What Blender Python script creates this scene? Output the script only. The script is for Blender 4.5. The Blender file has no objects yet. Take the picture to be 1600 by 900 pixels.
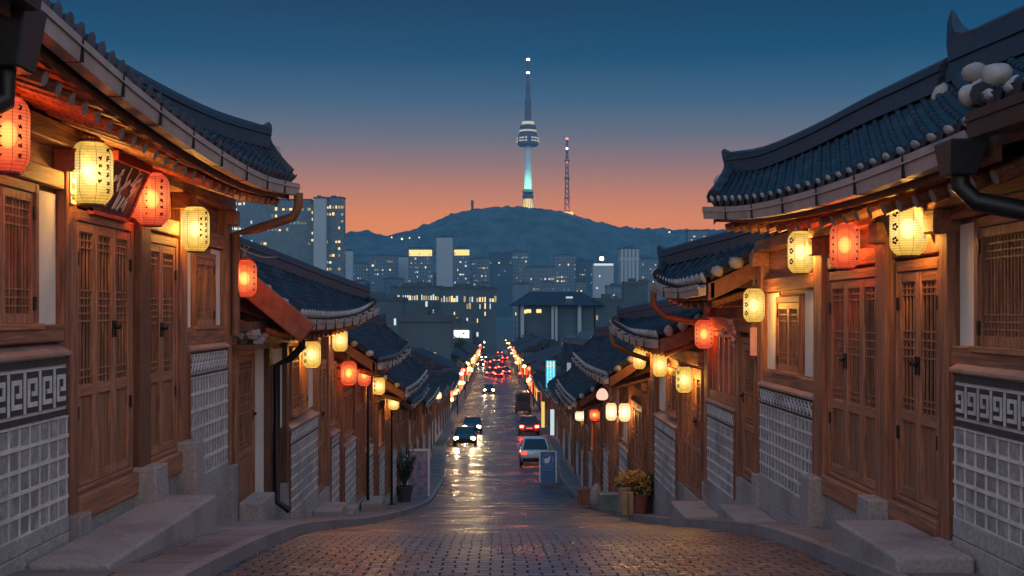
import bpy, math, random
import numpy as np
from mathutils import Vector, Matrix, noise as mnoise
random.seed(7)
SC = bpy.context.scene
COL = SC.collection
F, CX, CY = 1800.0, 775.0, 490.0          # focal length in photo pixels, vanishing point of the street
# ------------------------------------------------------------------ camera, sky, sun, exposure
cam_d = bpy.data.cameras.new('camera'); cam = bpy.data.objects.new('camera', cam_d); COL.objects.link(cam)
cam.location = (0, 0, 0); cam.rotation_euler = (math.radians(90), 0, 0)
cam_d.sensor_width = 36; cam_d.lens = 40.5; cam_d.shift_x = 25/1600; cam_d.shift_y = 40/1600
cam_d.clip_start = 0.1; cam_d.clip_end = 30000
SC.camera = cam
SC.view_settings.view_transform = 'Standard'; SC.view_settings.look = 'None'
SC.view_settings.exposure = 0.0; SC.view_settings.gamma = 1.0; SC.view_settings.use_curve_mapping = False
SC.render.engine = 'CYCLES'
SC.cycles.use_denoising = True
SC.cycles.max_bounces = 6; SC.cycles.diffuse_bounces = 3; SC.cycles.glossy_bounces = 3
SC.cycles.transparent_max_bounces = 12; SC.cycles.volume_bounces = 0
SC.cycles.sample_clamp_indirect = 4.0; SC.cycles.caustics_reflective = False; SC.cycles.caustics_refractive = False
SC.cycles.volume_step_rate = 4

world = bpy.data.worlds.new('World'); SC.world = world; world.use_nodes = True
def build_world():
    nt = world.node_tree; nt.nodes.clear()
    N = nt.nodes.new; L = nt.links.new
    out = N('ShaderNodeOutputWorld')
    tc = N('ShaderNodeTexCoord'); sep = N('ShaderNodeSeparateXYZ'); L(tc.outputs['Generated'], sep.inputs[0])
    def ramp(stops):
        r = N('ShaderNodeValToRGB'); e = r.color_ramp.elements
        r.color_ramp.interpolation = 'B_SPLINE' if False else 'EASE'
        r.color_ramp.interpolation = 'LINEAR'
        while len(e) > 1: e.remove(e[-1])
        e[0].position = stops[0][0]; e[0].color = (*stops[0][1], 1)
        for p, c in stops[1:]:
            k = e.new(p); k.color = (*c, 1)
        L(sep.outputs['Z'], r.inputs[0]); return r
    west = ramp(SKY_WEST); side = ramp(SKY_SIDE); east = ramp(SKY_EAST)
    # how far a direction lies from the sunset point, measured round the horizon
    dot = N('ShaderNodeVectorMath'); dot.operation = 'DOT_PRODUCT'; L(tc.outputs['Generated'], dot.inputs[0])
    dot.inputs[1].default_value = (math.sin(SUN_AZ), math.cos(SUN_AZ), 0)
    m1 = N('ShaderNodeMapRange'); m1.interpolation_type = 'SMOOTHSTEP'; L(dot.outputs['Value'], m1.inputs['Value'])
    m1.inputs['From Min'].default_value = 0.80; m1.inputs['From Max'].default_value = 0.985
    m2 = N('ShaderNodeMapRange'); m2.interpolation_type = 'SMOOTHSTEP'; L(dot.outputs['Value'], m2.inputs['Value'])
    m2.inputs['From Min'].default_value = 0.55; m2.inputs['From Max'].default_value = -0.5
    a = N('ShaderNodeMix'); a.data_type = 'RGBA'; L(m1.outputs[0], a.inputs['Factor']); L(side.outputs[0], a.inputs['A']); L(west.outputs[0], a.inputs['B'])
    b = N('ShaderNodeMix'); b.data_type = 'RGBA'; L(m2.outputs[0], b.inputs['Factor']); L(a.outputs['Result'], b.inputs['A']); L(east.outputs[0], b.inputs['B'])
    bg1 = N('ShaderNodeBackground'); L(b.outputs['Result'], bg1.inputs[0]); bg1.inputs[1].default_value = 1.0
    sky = N('ShaderNodeTexSky'); sky.sky_type = 'NISHITA'; sky.sun_disc = False
    sky.sun_elevation = math.radians(SUN_EL); sky.sun_rotation = SUN_AZ
    bg2 = N('ShaderNodeBackground'); L(sky.outputs[0], bg2.inputs[0]); bg2.inputs[1].default_value = 0.004
    add = N('ShaderNodeAddShader'); L(bg1.outputs[0], add.inputs[0]); L(bg2.outputs[0], add.inputs[1])
    L(add.outputs[0], out.inputs['Surface'])
SUN_AZ = math.radians(-7); SUN_EL = 1.0
def lin(h):
    h = h.lstrip('#'); o = []
    for i in (0, 2, 4):
        c = int(h[i:i+2], 16)/255
        o.append(c/12.92 if c <= .04045 else ((c+.055)/1.055)**2.4)
    return tuple(o)
def el(y): return (CY-y)/math.hypot(F, CY-y)
def sky(stops, zen, over):
    return [(0 if y is None else el(y), lin(c)) for y, c in stops]+[(.34, lin(zen)), (1, tuple(v*over for v in lin(zen)))]
SKY_WEST = [(0,(1.12,.285,.0)),(el(345),(1.05,.275,.01)),(el(300),(.72,.225,.055)),(el(255),(.38,.175,.105)),(el(210),(.165,.145,.15)),(el(160),(.055,.105,.165)),(el(90),(.0,.052,.118)),(el(0),(.0,.020,.060)),(.34,lin('2a5f8c')),(1,tuple(2.2*v for v in lin('2f6a98')))]
SKY_SIDE = [(0,(.80,.20,.025)),(el(345),(.72,.195,.04)),(el(300),(.46,.165,.08)),(el(255),(.25,.14,.11)),(el(210),(.115,.12,.14)),(el(160),(.038,.09,.148)),(el(90),(.0,.045,.108)),(el(0),(.0,.018,.055)),(.34,lin('2a5f8c')),(1,tuple(2.2*v for v in lin('2f6a98')))]
SKY_EAST = [(0, tuple(3.4*v for v in lin('a89c98'))), (.2, tuple(3.5*v for v in lin('a8a0a0'))), (.5, tuple(3.0*v for v in lin('8f96a4'))), (1, tuple(2.2*v for v in lin('2f6a98')))]
build_world()
sun_d = bpy.data.lights.new('sun', 'SUN'); sun = bpy.data.objects.new('sun', sun_d); COL.objects.link(sun)
sun_d.energy = 0.02; sun_d.angle = math.radians(15); sun_d.color = (1, .55, .35)
sun.rotation_euler = (math.radians(90-4), 0, math.pi - SUN_AZ)   # last glow of the sunset, shining up the street
LANTERN_POWER = 85.0
HAZE_COL = (.10,.58,1.0); HAZE_DENS = 0.00017

# ------------------------------------------------------------------ helpers
def D(px, X): return F*X/(px-CX)
def Zy(py, d): return (CY-py)*d/F
def at(px, py, d): return Vector(((px-CX)*d/F, d, (CY-py)*d/F))

class MB:
    def __init__(s): s.v = []; s.f = []; s.m = []
    def add(s, vs, fs, mi=0):
        n = len(s.v); s.v += [tuple(v) for v in vs]
        for f in fs: s.f.append(tuple(i+n for i in f)); s.m.append(mi)
    def box(s, x0, x1, y0, y1, z0, z1, mi=0):
        if x0 > x1: x0, x1 = x1, x0
        if y0 > y1: y0, y1 = y1, y0
        if z0 > z1: z0, z1 = z1, z0
        s.add([(x0,y0,z0),(x1,y0,z0),(x1,y1,z0),(x0,y1,z0),(x0,y0,z1),(x1,y0,z1),(x1,y1,z1),(x0,y1,z1)],
              [(0,3,2,1),(4,5,6,7),(0,1,5,4),(1,2,6,5),(2,3,7,6),(3,0,4,7)], mi)
    def hexa(s, b, t, mi=0):          # bottom ring of 4, top ring of 4
        s.add(list(b)+list(t), [(0,3,2,1),(4,5,6,7),(0,1,5,4),(1,2,6,5),(2,3,7,6),(3,0,4,7)], mi)
    def sbox(s, side, W, v0, v1, d0, d1, z0, z1, mi=0):   # v = how far it stands out of the facade plane
        s.box(side*(W-v0), side*(W-v1), d0, d1, z0, z1, mi)
    def bar(s, p, q, w, h=None, up=(0,0,1), mi=0):
        p = Vector(p); q = Vector(q); h = h or w
        d = (q-p).normalized(); u = Vector(up)
        a = d.cross(u)
        if a.length < 1e-4: a = d.cross(Vector((1,0,0)))
        a.normalize(); b = a.cross(d).normalized()
        a *= w/2; b *= h/2
        s.hexa([p-a-b, p+a-b, p+a+b, p-a+b], [q-a-b, q+a-b, q+a+b, q-a+b], mi)
    def tube(s, pts, r, n=8, mi=0, caps=True, mcap=None):
        pts = [Vector(p) for p in pts]; rs = r if isinstance(r, (list, tuple)) else [r]*len(pts)
        rings = []; ref = None
        for i, p in enumerate(pts):
            d = (pts[min(i+1, len(pts)-1)]-pts[max(i-1, 0)]).normalized()
            if ref is None: ref = Vector((0,0,1)) if abs(d.z) < .9 else Vector((1,0,0))
            a = d.cross(ref).normalized(); b = a.cross(d).normalized(); ref = b
            rings.append([p+(a*math.cos(2*math.pi*k/n)+b*math.sin(2*math.pi*k/n))*rs[i] for k in range(n)])
        vs = [v for r_ in rings for v in r_]; fs = []
        for i in range(len(pts)-1):
            for k in range(n): fs.append((i*n+k, i*n+(k+1)%n, (i+1)*n+(k+1)%n, (i+1)*n+k))
        s.add(vs, fs, mi)
        if caps:
            s.add(rings[0], [tuple(range(n))[::-1]], mi if mcap is None else mcap)
            s.add(rings[-1], [tuple(range(n))], mi if mcap is None else mcap)
    def lathe(s, c, prof, n=16, mi=0, sx=1.0):
        c = Vector(c); vs = []; fs = []
        for r, z in prof:
            for k in range(n):
                a = 2*math.pi*k/n; vs.append((c.x+r*math.cos(a)*sx, c.y+r*math.sin(a), c.z+z))
        for i in range(len(prof)-1):
            for k in range(n): fs.append((i*n+k, i*n+(k+1)%n, (i+1)*n+(k+1)%n, (i+1)*n+k))
        s.add(vs, fs, mi)
        if prof[0][0] > 1e-5: s.add(vs[:n], [tuple(range(n))[::-1]], mi)
        if prof[-1][0] > 1e-5: s.add(vs[-n:], [tuple(range(n))], mi)
    def blob(s, c, rx, ry, rz, seed=0, n=8, rough=.12, mi=0):
        vs = []; fs = []; m = n//2
        for i in range(m+1):
            th = math.pi*i/m
            for k in range(n):
                ph = 2*math.pi*k/n
                d = Vector((math.sin(th)*math.cos(ph), math.sin(th)*math.sin(ph), math.cos(th)))
                f = 1+rough*mnoise.noise(d*1.7+Vector((seed*3.1, seed, 0)))*2
                vs.append((c[0]+d.x*rx*f, c[1]+d.y*ry*f, c[2]+d.z*rz*f))
        for i in range(m):
            for k in range(n): fs.append((i*n+k, (i+1)*n+k, (i+1)*n+(k+1)%n, i*n+(k+1)%n))
        s.add(vs, fs, mi)
    def build(s, name, mats, parent=None, smooth=False, bevel=0, seg=1):
        if not isinstance(mats, (list, tuple)): mats = [mats]
        me = bpy.data.meshes.new(name)
        off = Vector((0,0,0))
        p = parent
        while p is not None: off += p.location; p = p.parent
        v = np.array(s.v, dtype=float)-np.array(off)
        org = Vector((0,0,0))
        if len(v):   # a part's own origin sits at the middle of its base
            lo, hi = v.min(0), v.max(0); org = Vector(((lo[0]+hi[0])/2, (lo[1]+hi[1])/2, lo[2])); v = v-np.array(org)
        me.from_pydata(v.tolist(), [], s.f)
        for m in mats: me.materials.append(m)
        me.polygons.foreach_set('material_index', s.m)
        if smooth: me.polygons.foreach_set('use_smooth', [True]*len(me.polygons))
        me.update()
        o = bpy.data.objects.new(name, me); COL.objects.link(o)
        o.location = org
        if parent is not None: o.parent = parent
        if bevel:
            b = o.modifiers.new('bevel', 'BEVEL'); b.width = bevel; b.segments = seg; b.limit_method = 'ANGLE'; b.angle_limit = math.radians(40)
        return o
def tag(o, label=None, cat=None, group=None, kind=None):
    if label: o['label'] = label
    if cat: o['category'] = cat
    if group: o['group'] = group
    if kind: o['kind'] = kind
    return o
def empty(name, loc, label, cat, group=None, rz=0):
    o = bpy.data.objects.new(name, None); o.empty_display_size = .2; COL.objects.link(o)
    o.location = loc; o.rotation_euler = (0, 0, rz); return tag(o, label, cat, group)
def copy_tree(o, parent=None):
    c = o.copy(); COL.objects.link(c); c.parent = parent
    for ch in list(o.children): copy_tree(ch, c)
    return c

# ------------------------------------------------------------------ materials
def material(name, col, rough=.6, var=.25, scale=3.0, stretch=(1,1,1), bump=.0, bscale=None, metal=0.0, col2=None, spec=.5, detail=6, dirt=None):
    m = bpy.data.materials.new(name); m.use_nodes = True; nt = m.node_tree; nt.nodes.clear()
    N = nt.nodes.new; L = nt.links.new
    out = N('ShaderNodeOutputMaterial'); p = N('ShaderNodeBsdfPrincipled'); L(p.outputs[0], out.inputs[0])
    tc = N('ShaderNodeTexCoord'); mp = N('ShaderNodeMapping'); L(tc.outputs['Object'], mp.inputs[0]); mp.inputs['Scale'].default_value = stretch
    oi = N('ShaderNodeObjectInfo'); va = N('ShaderNodeVectorMath'); va.operation = 'ADD'
    sc_ = N('ShaderNodeVectorMath'); sc_.operation = 'SCALE'; L(oi.outputs['Random'], sc_.inputs[0]); sc_.inputs['Scale'].default_value = 17.0
    comb = N('ShaderNodeCombineXYZ'); L(oi.outputs['Random'], comb.inputs[0]); L(oi.outputs['Random'], comb.inputs[1]); L(comb.outputs[0], sc_.inputs[0])
    L(mp.outputs[0], va.inputs[0]); L(sc_.outputs[0], va.inputs[1])
    n1 = N('ShaderNodeTexNoise'); n1.inputs['Scale'].default_value = scale; n1.inputs['Detail'].default_value = detail; n1.inputs['Roughness'].default_value = .62
    L(va.outputs[0], n1.inputs['Vector'])
    mr = N('ShaderNodeMapRange'); L(n1.outputs['Fac'], mr.inputs['Value']); mr.inputs['From Min'].default_value = .32; mr.inputs['From Max'].default_value = .68
    mix = N('ShaderNodeMix'); mix.data_type = 'RGBA'; L(mr.outputs[0], mix.inputs['Factor'])
    a = col if col2 is not None else tuple(c*(1-var) for c in col); b = col2 if col2 is not None else tuple(min(1, c*(1+var)) for c in col)
    mix.inputs['A'].default_value = (*a, 1); mix.inputs['B'].default_value = (*b, 1)
    res = mix.outputs['Result']
    if dirt:      # large blotches of weathering with a shape of their own
        n3 = N('ShaderNodeTexNoise'); n3.inputs['Scale'].default_value = dirt[1]; n3.inputs['Detail'].default_value = 4; L(va.outputs[0], n3.inputs['Vector'])
        m3 = N('ShaderNodeMapRange'); L(n3.outputs['Fac'], m3.inputs['Value']); m3.inputs['From Min'].default_value = .48; m3.inputs['From Max'].default_value = .7
        m3.inputs['To Max'].default_value = dirt[2]
        x = N('ShaderNodeMix'); x.data_type = 'RGBA'; L(m3.outputs[0], x.inputs['Factor']); L(res, x.inputs['A']); x.inputs['B'].default_value = (*dirt[0], 1)
        res = x.outputs['Result']
    L(res, p.inputs['Base Color'])
    p.inputs['Roughness'].default_value = rough; p.inputs['Metallic'].default_value = metal
    p.inputs['Specular IOR Level'].default_value = spec
    rr = N('ShaderNodeMapRange'); L(n1.outputs['Fac'], rr.inputs['Value']); rr.inputs['To Min'].default_value = max(.05, rough-.12); rr.inputs['To Max'].default_value = min(1, rough+.12)
    L(rr.outputs[0], p.inputs['Roughness'])
    if bump:
        n2 = N('ShaderNodeTexNoise'); n2.inputs['Scale'].default_value = bscale or scale*4; n2.inputs['Detail'].default_value = 5; L(va.outputs[0], n2.inputs['Vector'])
        bp = N('ShaderNodeBump'); bp.inputs['Strength'].default_value = 1.0; bp.inputs['Distance'].default_value = bump; L(n2.outputs['Fac'], bp.inputs['Height']); L(bp.outputs[0], p.inputs['Normal'])
    return m
def emitter(name, col, strength):
    m = bpy.data.materials.new(name); m.use_nodes = True; nt = m.node_tree; nt.nodes.clear()
    out = nt.nodes.new('ShaderNodeOutputMaterial'); e = nt.nodes.new('ShaderNodeEmission'); nt.links.new(e.outputs[0], out.inputs[0])
    e.inputs[0].default_value = (*col, 1); e.inputs[1].default_value = strength
    return m
M = {}
M['wood_v'] = material('upright_timber', (.30,.122,.066), .62, .55, 3.6, (9,9,.55), .008, 7, dirt=((.085,.045,.03), 1.6, .85))
M['wood_h'] = material('level_timber', (.30,.122,.066), .62, .55, 3.6, (9,.55,9), .008, 7, dirt=((.09,.05,.03), 1.5, .85))
M['wood_light'] = material('pale_timber', (.36,.155,.082), .62, .48, 3.6, (9,.55,9), .008, 7, dirt=((.13,.065,.04), 1.8, .8))
M['wood_dark'] = material('dark_timber', (.12,.05,.028), .6, .4, 3.0, (6,6,.8), .004, 5)
M['lattice'] = material('lattice_wood', (.36,.158,.085), .6, .5, 4, (8,8,.8), .003, 8, dirt=((.13,.06,.035), 2.2, .7))
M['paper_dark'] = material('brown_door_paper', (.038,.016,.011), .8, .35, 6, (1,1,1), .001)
M['panel_wood'] = material('door_board', (.30,.130,.068), .6, .5, 3.4, (11,11,.5), .005, 8, dirt=((.12,.055,.033), 2.4, .75))
M['red_beam'] = material('red_brown_beam', (.19,.065,.035), .6, .35, 2.5, (3,3,3), .004, 6)
M['plaster'] = material('white_plaster', (.72,.66,.58), .85, .07, 2.5, (1,1,1), .002, 20, dirt=((.5,.43,.36), 1.2, .6))
M['granite'] = material('grey_granite', (.36,.335,.325), .8, .28, 26, (1,1,1), .003, 40, dirt=((.13,.125,.13), .8, .7))
M['granite_step'] = material('worn_granite', (.33,.295,.28), .75, .25, 30, (1,1,1), .003, 40, dirt=((.15,.135,.13), 1.5, .7))
M['mortar'] = material('pale_mortar', (.66,.61,.585), .9, .14, 9, (1,1,1), .003, 50, dirt=((.30,.28,.28), 1.1, .7))
M['block'] = material('rough_grey_block', (.34,.315,.305), .85, .34, 11, (1,1,1), .007, 32, dirt=((.17,.16,.165), 2.2, .7))
M['joint'] = material('dark_joint', (.11,.105,.105), .9, .25, 12)
M['brick_dark'] = material('charcoal_brick', (.05,.047,.05), .8, .3, 12, (1,1,1), .004, 40)
M['cap'] = material('red_clay_cap', (.38,.24,.195), .75, .2, 5, (1,1,1), .003, 30, dirt=((.19,.12,.10), 1.0, .7))
M['tile'] = material('slate_roof_tile', (.012,.017,.027), .6, .45, 5, (1,1,1), .004, 25, dirt=((.05,.055,.06), 3.5, .7), spec=.2)
M['ridge'] = material('ridge_tile', (.010,.016,.028), .5, .4, 7, (1,1,1), .004, 25)
M['pale_end'] = material('lime_mortar', (.31,.285,.28), .9, .2, 9, (1,1,1), .006, 22, dirt=((.2,.18,.18), 3, .7))
M['gutter'] = material('stone_grey_gutter', (.34,.29,.275), .5, .18, 5, (1,1,1), .001, 20, metal=.15, dirt=((.14,.12,.115), 1.5, .6))
M['blue_end'] = material('grey_blue_tile_end', (.045,.06,.085), .6, .35, 9, (1,1,1), .004, 25)
M['gutter_brown'] = material('brown_downpipe', (.16,.075,.045), .5, .25, 5, (1,1,1), .001)
M['black_metal'] = material('black_metal', (.018,.018,.02), .45, .3, 8, (1,1,1), .001, metal=.4)
M['iron'] = material('iron_fitting', (.012,.011,.011), .5, .2, 12, metal=.3)
M['soffit'] = material('soffit_board', (.22,.105,.06), .65, .35, 3, (.8,7,7), .002)
M['rafter_end'] = material('rafter_end_grain', (.28,.25,.25), .8, .25, 18)
M['kerb'] = material('kerb_stone', (.25,.235,.235), .6, .25, 14, (1,1,1), .004, 30, dirt=((.12,.11,.11), 1.2, .6))
M['slab_walk'] = None
M['leaf'] = material('green_leaf', (.035,.085,.03), .45, .5, 9)
M['leaf_dark'] = material('dark_leaf', (.018,.035,.02), .7, .5, 3)
M['hill_wood'] = material('far_hillside_wood', (.045,.075,.075), .9, .55, .035, (1,1,1), .0, dirt=((.03,.05,.055), .02, .4))  # pale bluish base: part of the distance haze is put into this colour
M['bark'] = material('bark', (.06,.045,.035), .9, .4, 9)
M['flower'] = material('yellow_flower', (.62,.27,.035), .6, .35, 14, col2=(.75,.4,.08))
M['terracotta'] = material('terracotta', (.28,.10,.07), .75, .25, 9, (1,1,1), .002)
M['pot_dark'] = material('dark_clay_pot', (.06,.05,.052), .6, .3, 9)
M['pot_pale'] = material('pale_wood_tub', (.42,.27,.15), .7, .3, 6, (6,6,1))
M['teal_box'] = material('grey_green_box', (.16,.22,.22), .6, .2, 6)
M['ink'] = material('black_ink', (.012,.01,.01), .8, .2, 9)
M['white_paint'] = material('white_paint', (.75,.74,.72), .6, .08, 6)
M['cord'] = material('hemp_cord', (.45,.34,.16), .8, .2, 20)
M['banner'] = material('dark_red_board', (.10,.035,.04), .7, .4, 5, dirt=((.05,.03,.035), 2, .7))
M['banner_red'] = material('red_cloth_edge', (.42,.05,.045), .7, .2, 8)
def setts_material(name, bw, rh, ca, cb, joint, rough0, rough1, bump=.012, wet=None):
    m = bpy.data.materials.new(name); m.use_nodes = True; nt = m.node_tree; nt.nodes.clear()
    N = nt.nodes.new; L = nt.links.new
    out = N('ShaderNodeOutputMaterial'); p = N('ShaderNodeBsdfPrincipled'); L(p.outputs[0], out.inputs[0])
    tc = N('ShaderNodeTexCoord')
    nw = N('ShaderNodeTexNoise'); nw.inputs['Scale'].default_value = 2.2; nw.inputs['Detail'].default_value = 3; L(tc.outputs['Object'], nw.inputs['Vector'])
    wv = N('ShaderNodeVectorMath'); wv.operation = 'SCALE'; L(nw.outputs['Color'], wv.inputs[0]); wv.inputs['Scale'].default_value = .09
    ad = N('ShaderNodeVectorMath'); L(tc.outputs['Object'], ad.inputs[0]); L(wv.outputs[0], ad.inputs[1])
    br = N('ShaderNodeTexBrick'); L(ad.outputs[0], br.inputs['Vector']); br.inputs['Scale'].default_value = 1.0
    br.inputs['Brick Width'].default_value = bw; br.inputs['Row Height'].default_value = rh; br.inputs['Mortar Size'].default_value = .013
    br.inputs['Mortar Smooth'].default_value = .6; br.inputs['Bias'].default_value = 0
    br.inputs['Color1'].default_value = (*ca, 1); br.inputs['Color2'].default_value = (*cb, 1); br.inputs['Mortar'].default_value = (*joint, 1)
    n = N('ShaderNodeTexNoise'); n.inputs['Scale'].default_value = .45; n.inputs['Detail'].default_value = 6; L(tc.outputs['Object'], n.inputs['Vector'])
    mr = N('ShaderNodeMapRange'); L(n.outputs['Fac'], mr.inputs['Value']); mr.inputs['From Min'].default_value = .35; mr.inputs['From Max'].default_value = .66
    mr.inputs['To Min'].default_value = .62; mr.inputs['To Max'].default_value = 1.2
    sc = N('ShaderNodeVectorMath'); sc.operation = 'SCALE'; L(br.outputs['Color'], sc.inputs[0]); L(mr.outputs[0], sc.inputs['Scale'])
    L(sc.outputs[0], p.inputs['Base Color'])
    r = N('ShaderNodeMapRange'); L(n.outputs['Fac'], r.inputs['Value']); r.inputs['From Min'].default_value = .35; r.inputs['From Max'].default_value = .65
    r.inputs['To Min'].default_value = rough0; r.inputs['To Max'].default_value = rough1; rj = N('ShaderNodeMix'); rj.data_type = 'FLOAT'; L(br.outputs['Fac'], rj.inputs[0]); L(r.outputs[0], rj.inputs[2]); rj.inputs[3].default_value = .75; L(rj.outputs[0], p.inputs['Roughness'])
    sj = N('ShaderNodeMapRange'); L(br.outputs['Fac'], sj.inputs['Value']); sj.inputs['To Min'].default_value = .85 if bump > .01 else .4; sj.inputs['To Max'].default_value = .15; L(sj.outputs[0], p.inputs['Specular IOR Level'])
    n2 = N('ShaderNodeTexNoise'); n2.inputs['Scale'].default_value = 26; n2.inputs['Detail'].default_value = 4; L(tc.outputs['Object'], n2.inputs['Vector'])
    n4 = N('ShaderNodeTexNoise'); n4.inputs['Scale'].default_value = 5; n4.inputs['Detail'].default_value = 2; L(tc.outputs['Object'], n4.inputs['Vector'])
    h = N('ShaderNodeMath'); h.operation = 'MULTIPLY_ADD'; L(n2.outputs['Fac'], h.inputs[0]); h.inputs[1].default_value = .45
    inv = N('ShaderNodeMath'); inv.operation = 'SUBTRACT'; inv.inputs[0].default_value = 1; L(br.outputs['Fac'], inv.inputs[1]); L(inv.outputs[0], h.inputs[2])
    h2 = N('ShaderNodeMath'); h2.operation = 'MULTIPLY_ADD'; L(n4.outputs['Fac'], h2.inputs[0]); h2.inputs[1].default_value = 1.2; L(h.outputs[0], h2.inputs[2])
    bp = N('ShaderNodeBump'); bp.inputs['Distance'].default_value = bump; bp.inputs['Strength'].default_value = 1; L(h2.outputs[0], bp.inputs['Height']); L(bp.outputs[0], p.inputs['Normal'])
    return m
M['road'] = setts_material('damp_granite_setts', .21, .165, (.026,.039,.060), (.105,.124,.155), (.008,.009,.011), .19, .42, .05)
M['walk'] = setts_material('pavement_slabs', .9, .6, (.18,.165,.16), (.25,.225,.215), (.07,.065,.06), .5, .75, .004)
M['ground'] = material('dark_ground', (.07,.065,.06), .9, .4, .3, (1,1,1), .0)

LH_ = .52
def paper_material(name, edge, core, se, sc, transp=.28):
    m = bpy.data.materials.new(name); m.use_nodes = True; nt = m.node_tree; nt.nodes.clear()
    N = nt.nodes.new; L = nt.links.new
    out = N('ShaderNodeOutputMaterial')
    tc = N('ShaderNodeTexCoord'); sep = N('ShaderNodeSeparateXYZ'); L(tc.outputs['Object'], sep.inputs[0])
    # the bulb sits at mid height, so the paper glows most there
    a = N('ShaderNodeMath'); a.operation = 'SUBTRACT'; L(sep.outputs['Z'], a.inputs[0]); a.inputs[1].default_value = .26
    b = N('ShaderNodeMath'); b.operation = 'MULTIPLY'; L(a.outputs[0], b.inputs[0]); L(a.outputs[0], b.inputs[1])
    c = N('ShaderNodeMath'); c.operation = 'MULTIPLY'; L(b.outputs[0], c.inputs[0]); c.inputs[1].default_value = -40
    e = N('ShaderNodeMath'); e.operation = 'EXPONENT'; L(c.outputs[0], e.inputs[0])
    n = N('ShaderNodeTexNoise'); n.inputs['Scale'].default_value = 14; L(tc.outputs['Object'], n.inputs['Vector'])
    nm = N('ShaderNodeMapRange'); L(n.outputs['Fac'], nm.inputs['Value']); nm.inputs['To Min'].default_value = .75; nm.inputs['To Max'].default_value = 1.25
    mx = N('ShaderNodeMix'); mx.data_type = 'RGBA'; L(e.outputs[0], mx.inputs['Factor']); mx.inputs['A'].default_value = (*edge, 1); mx.inputs['B'].default_value = (*core, 1)
    w1 = N('ShaderNodeMath'); w1.operation = 'MULTIPLY'; L(sep.outputs['Z'], w1.inputs[0]); w1.inputs[1].default_value = 2*math.pi/(LH_*2/44)
    w2 = N('ShaderNodeMath'); w2.operation = 'SINE'; L(w1.outputs[0], w2.inputs[0])
    w3 = N('ShaderNodeMapRange'); L(w2.outputs[0], w3.inputs['Value']); w3.inputs['From Min'].default_value = -1; w3.inputs['To Min'].default_value = .72; w3.inputs['To Max'].default_value = 1.12
    st = N('ShaderNodeMapRange'); L(e.outputs[0], st.inputs['Value']); st.inputs['To Min'].default_value = se; st.inputs['To Max'].default_value = sc
    s2 = N('ShaderNodeMath'); s2.operation = 'MULTIPLY'; L(st.outputs[0], s2.inputs[0]); L(nm.outputs[0], s2.inputs[1])
    em = N('ShaderNodeEmission'); L(mx.outputs['Result'], em.inputs[0]); s3 = N('ShaderNodeMath'); s3.operation = 'MULTIPLY'; L(s2.outputs[0], s3.inputs[0]); L(w3.outputs[0], s3.inputs[1]); L(s3.outputs[0], em.inputs[1])
    tr = N('ShaderNodeBsdfTransparent'); tr.inputs[0].default_value = (*core, 1)
    ms = N('ShaderNodeMixShader'); ms.inputs[0].default_value = transp; L(em.outputs[0], ms.inputs[1]); L(tr.outputs[0], ms.inputs[2]); L(ms.outputs[0], out.inputs['Surface'])
    return m
M['paper_yellow'] = paper_material('yellow_lantern_paper', (.98,.55,.085), (1,.74,.28), .85, 1.25)
M['paper_red'] = paper_material('red_lantern_paper', (.95,.10,.045), (1,.26,.09), .75, 1.25)
M['paper_white'] = paper_material('cream_lantern_paper', (1,.70,.36), (1,.80,.50), 1.1, 1.9)
def bulb_material(name, col, s):
    m = bpy.data.materials.new(name); m.use_nodes = True; nt = m.node_tree; nt.nodes.clear()
    out = nt.nodes.new('ShaderNodeOutputMaterial'); e = nt.nodes.new('ShaderNodeEmission'); nt.links.new(e.outputs[0], out.inputs['Volume'])
    e.inputs[0].default_value = (*col, 1); e.inputs[1].default_value = s
    return m
M['bulb'] = bulb_material('glowing_bulb', (1,.80,.42), 75)
M['inner_glow'] = bulb_material('lantern_inner_glow', (1,.62,.22), 7)

# ------------------------------------------------------------------ street profile and ground
_pd = [(-80,-.9),(-20,-1.35),(0,-1.62),(5,-1.8),(9.5,-2.15),(13,-2.52),(16,-3.0),(21,-3.85),(26,-4.65),(35,-6.0),(47,-7.6),(60,-8.65),(72,-9.25),(90,-10.3),(120,-11.4),(180,-12.4),(260,-13.0),(400,-13.6),(600,-14),(4200,-14)]
_gx = np.arange(-80, 700, .25)
def _hermite(xs):
    X = np.array([p[0] for p in _pd], float); Y = np.array([p[1] for p in _pd], float)
    h = np.diff(X); dl = np.diff(Y)/h; m = np.zeros(len(X)); m[0] = dl[0]; m[-1] = dl[-1]
    for i in range(1, len(X)-1):
        if dl[i-1]*dl[i] > 0:
            w1 = 2*h[i]+h[i-1]; w2 = h[i]+2*h[i-1]; m[i] = (w1+w2)/(w1/dl[i-1]+w2/dl[i])
    k = np.clip(np.searchsorted(X, xs)-1, 0, len(h)-1); t = (xs-X[k])/h[k]
    return (2*t**3-3*t**2+1)*Y[k]+(t**3-2*t**2+t)*h[k]*m[k]+(-2*t**3+3*t**2)*Y[k+1]+(t**3-t**2)*h[k]*m[k+1]
_gy = _hermite(_gx)
def g(d): return float(np.interp(d, _gx, _gy))
def road_l(d): return float(np.interp(d, [0,9.5,14,25,47,60,90,120,4000], [-2.25,-2.3,-2.27,-2.43,-2.55,-2.7,-3.9,-4.2,-4.2]))
def road_r(d): return float(np.interp(d, [0,9.5,14,25,47,60,75,90,4000], [2.85,2.93,3.0,3.1,3.3,3.4,3.9,4.2,4.2]))
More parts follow.
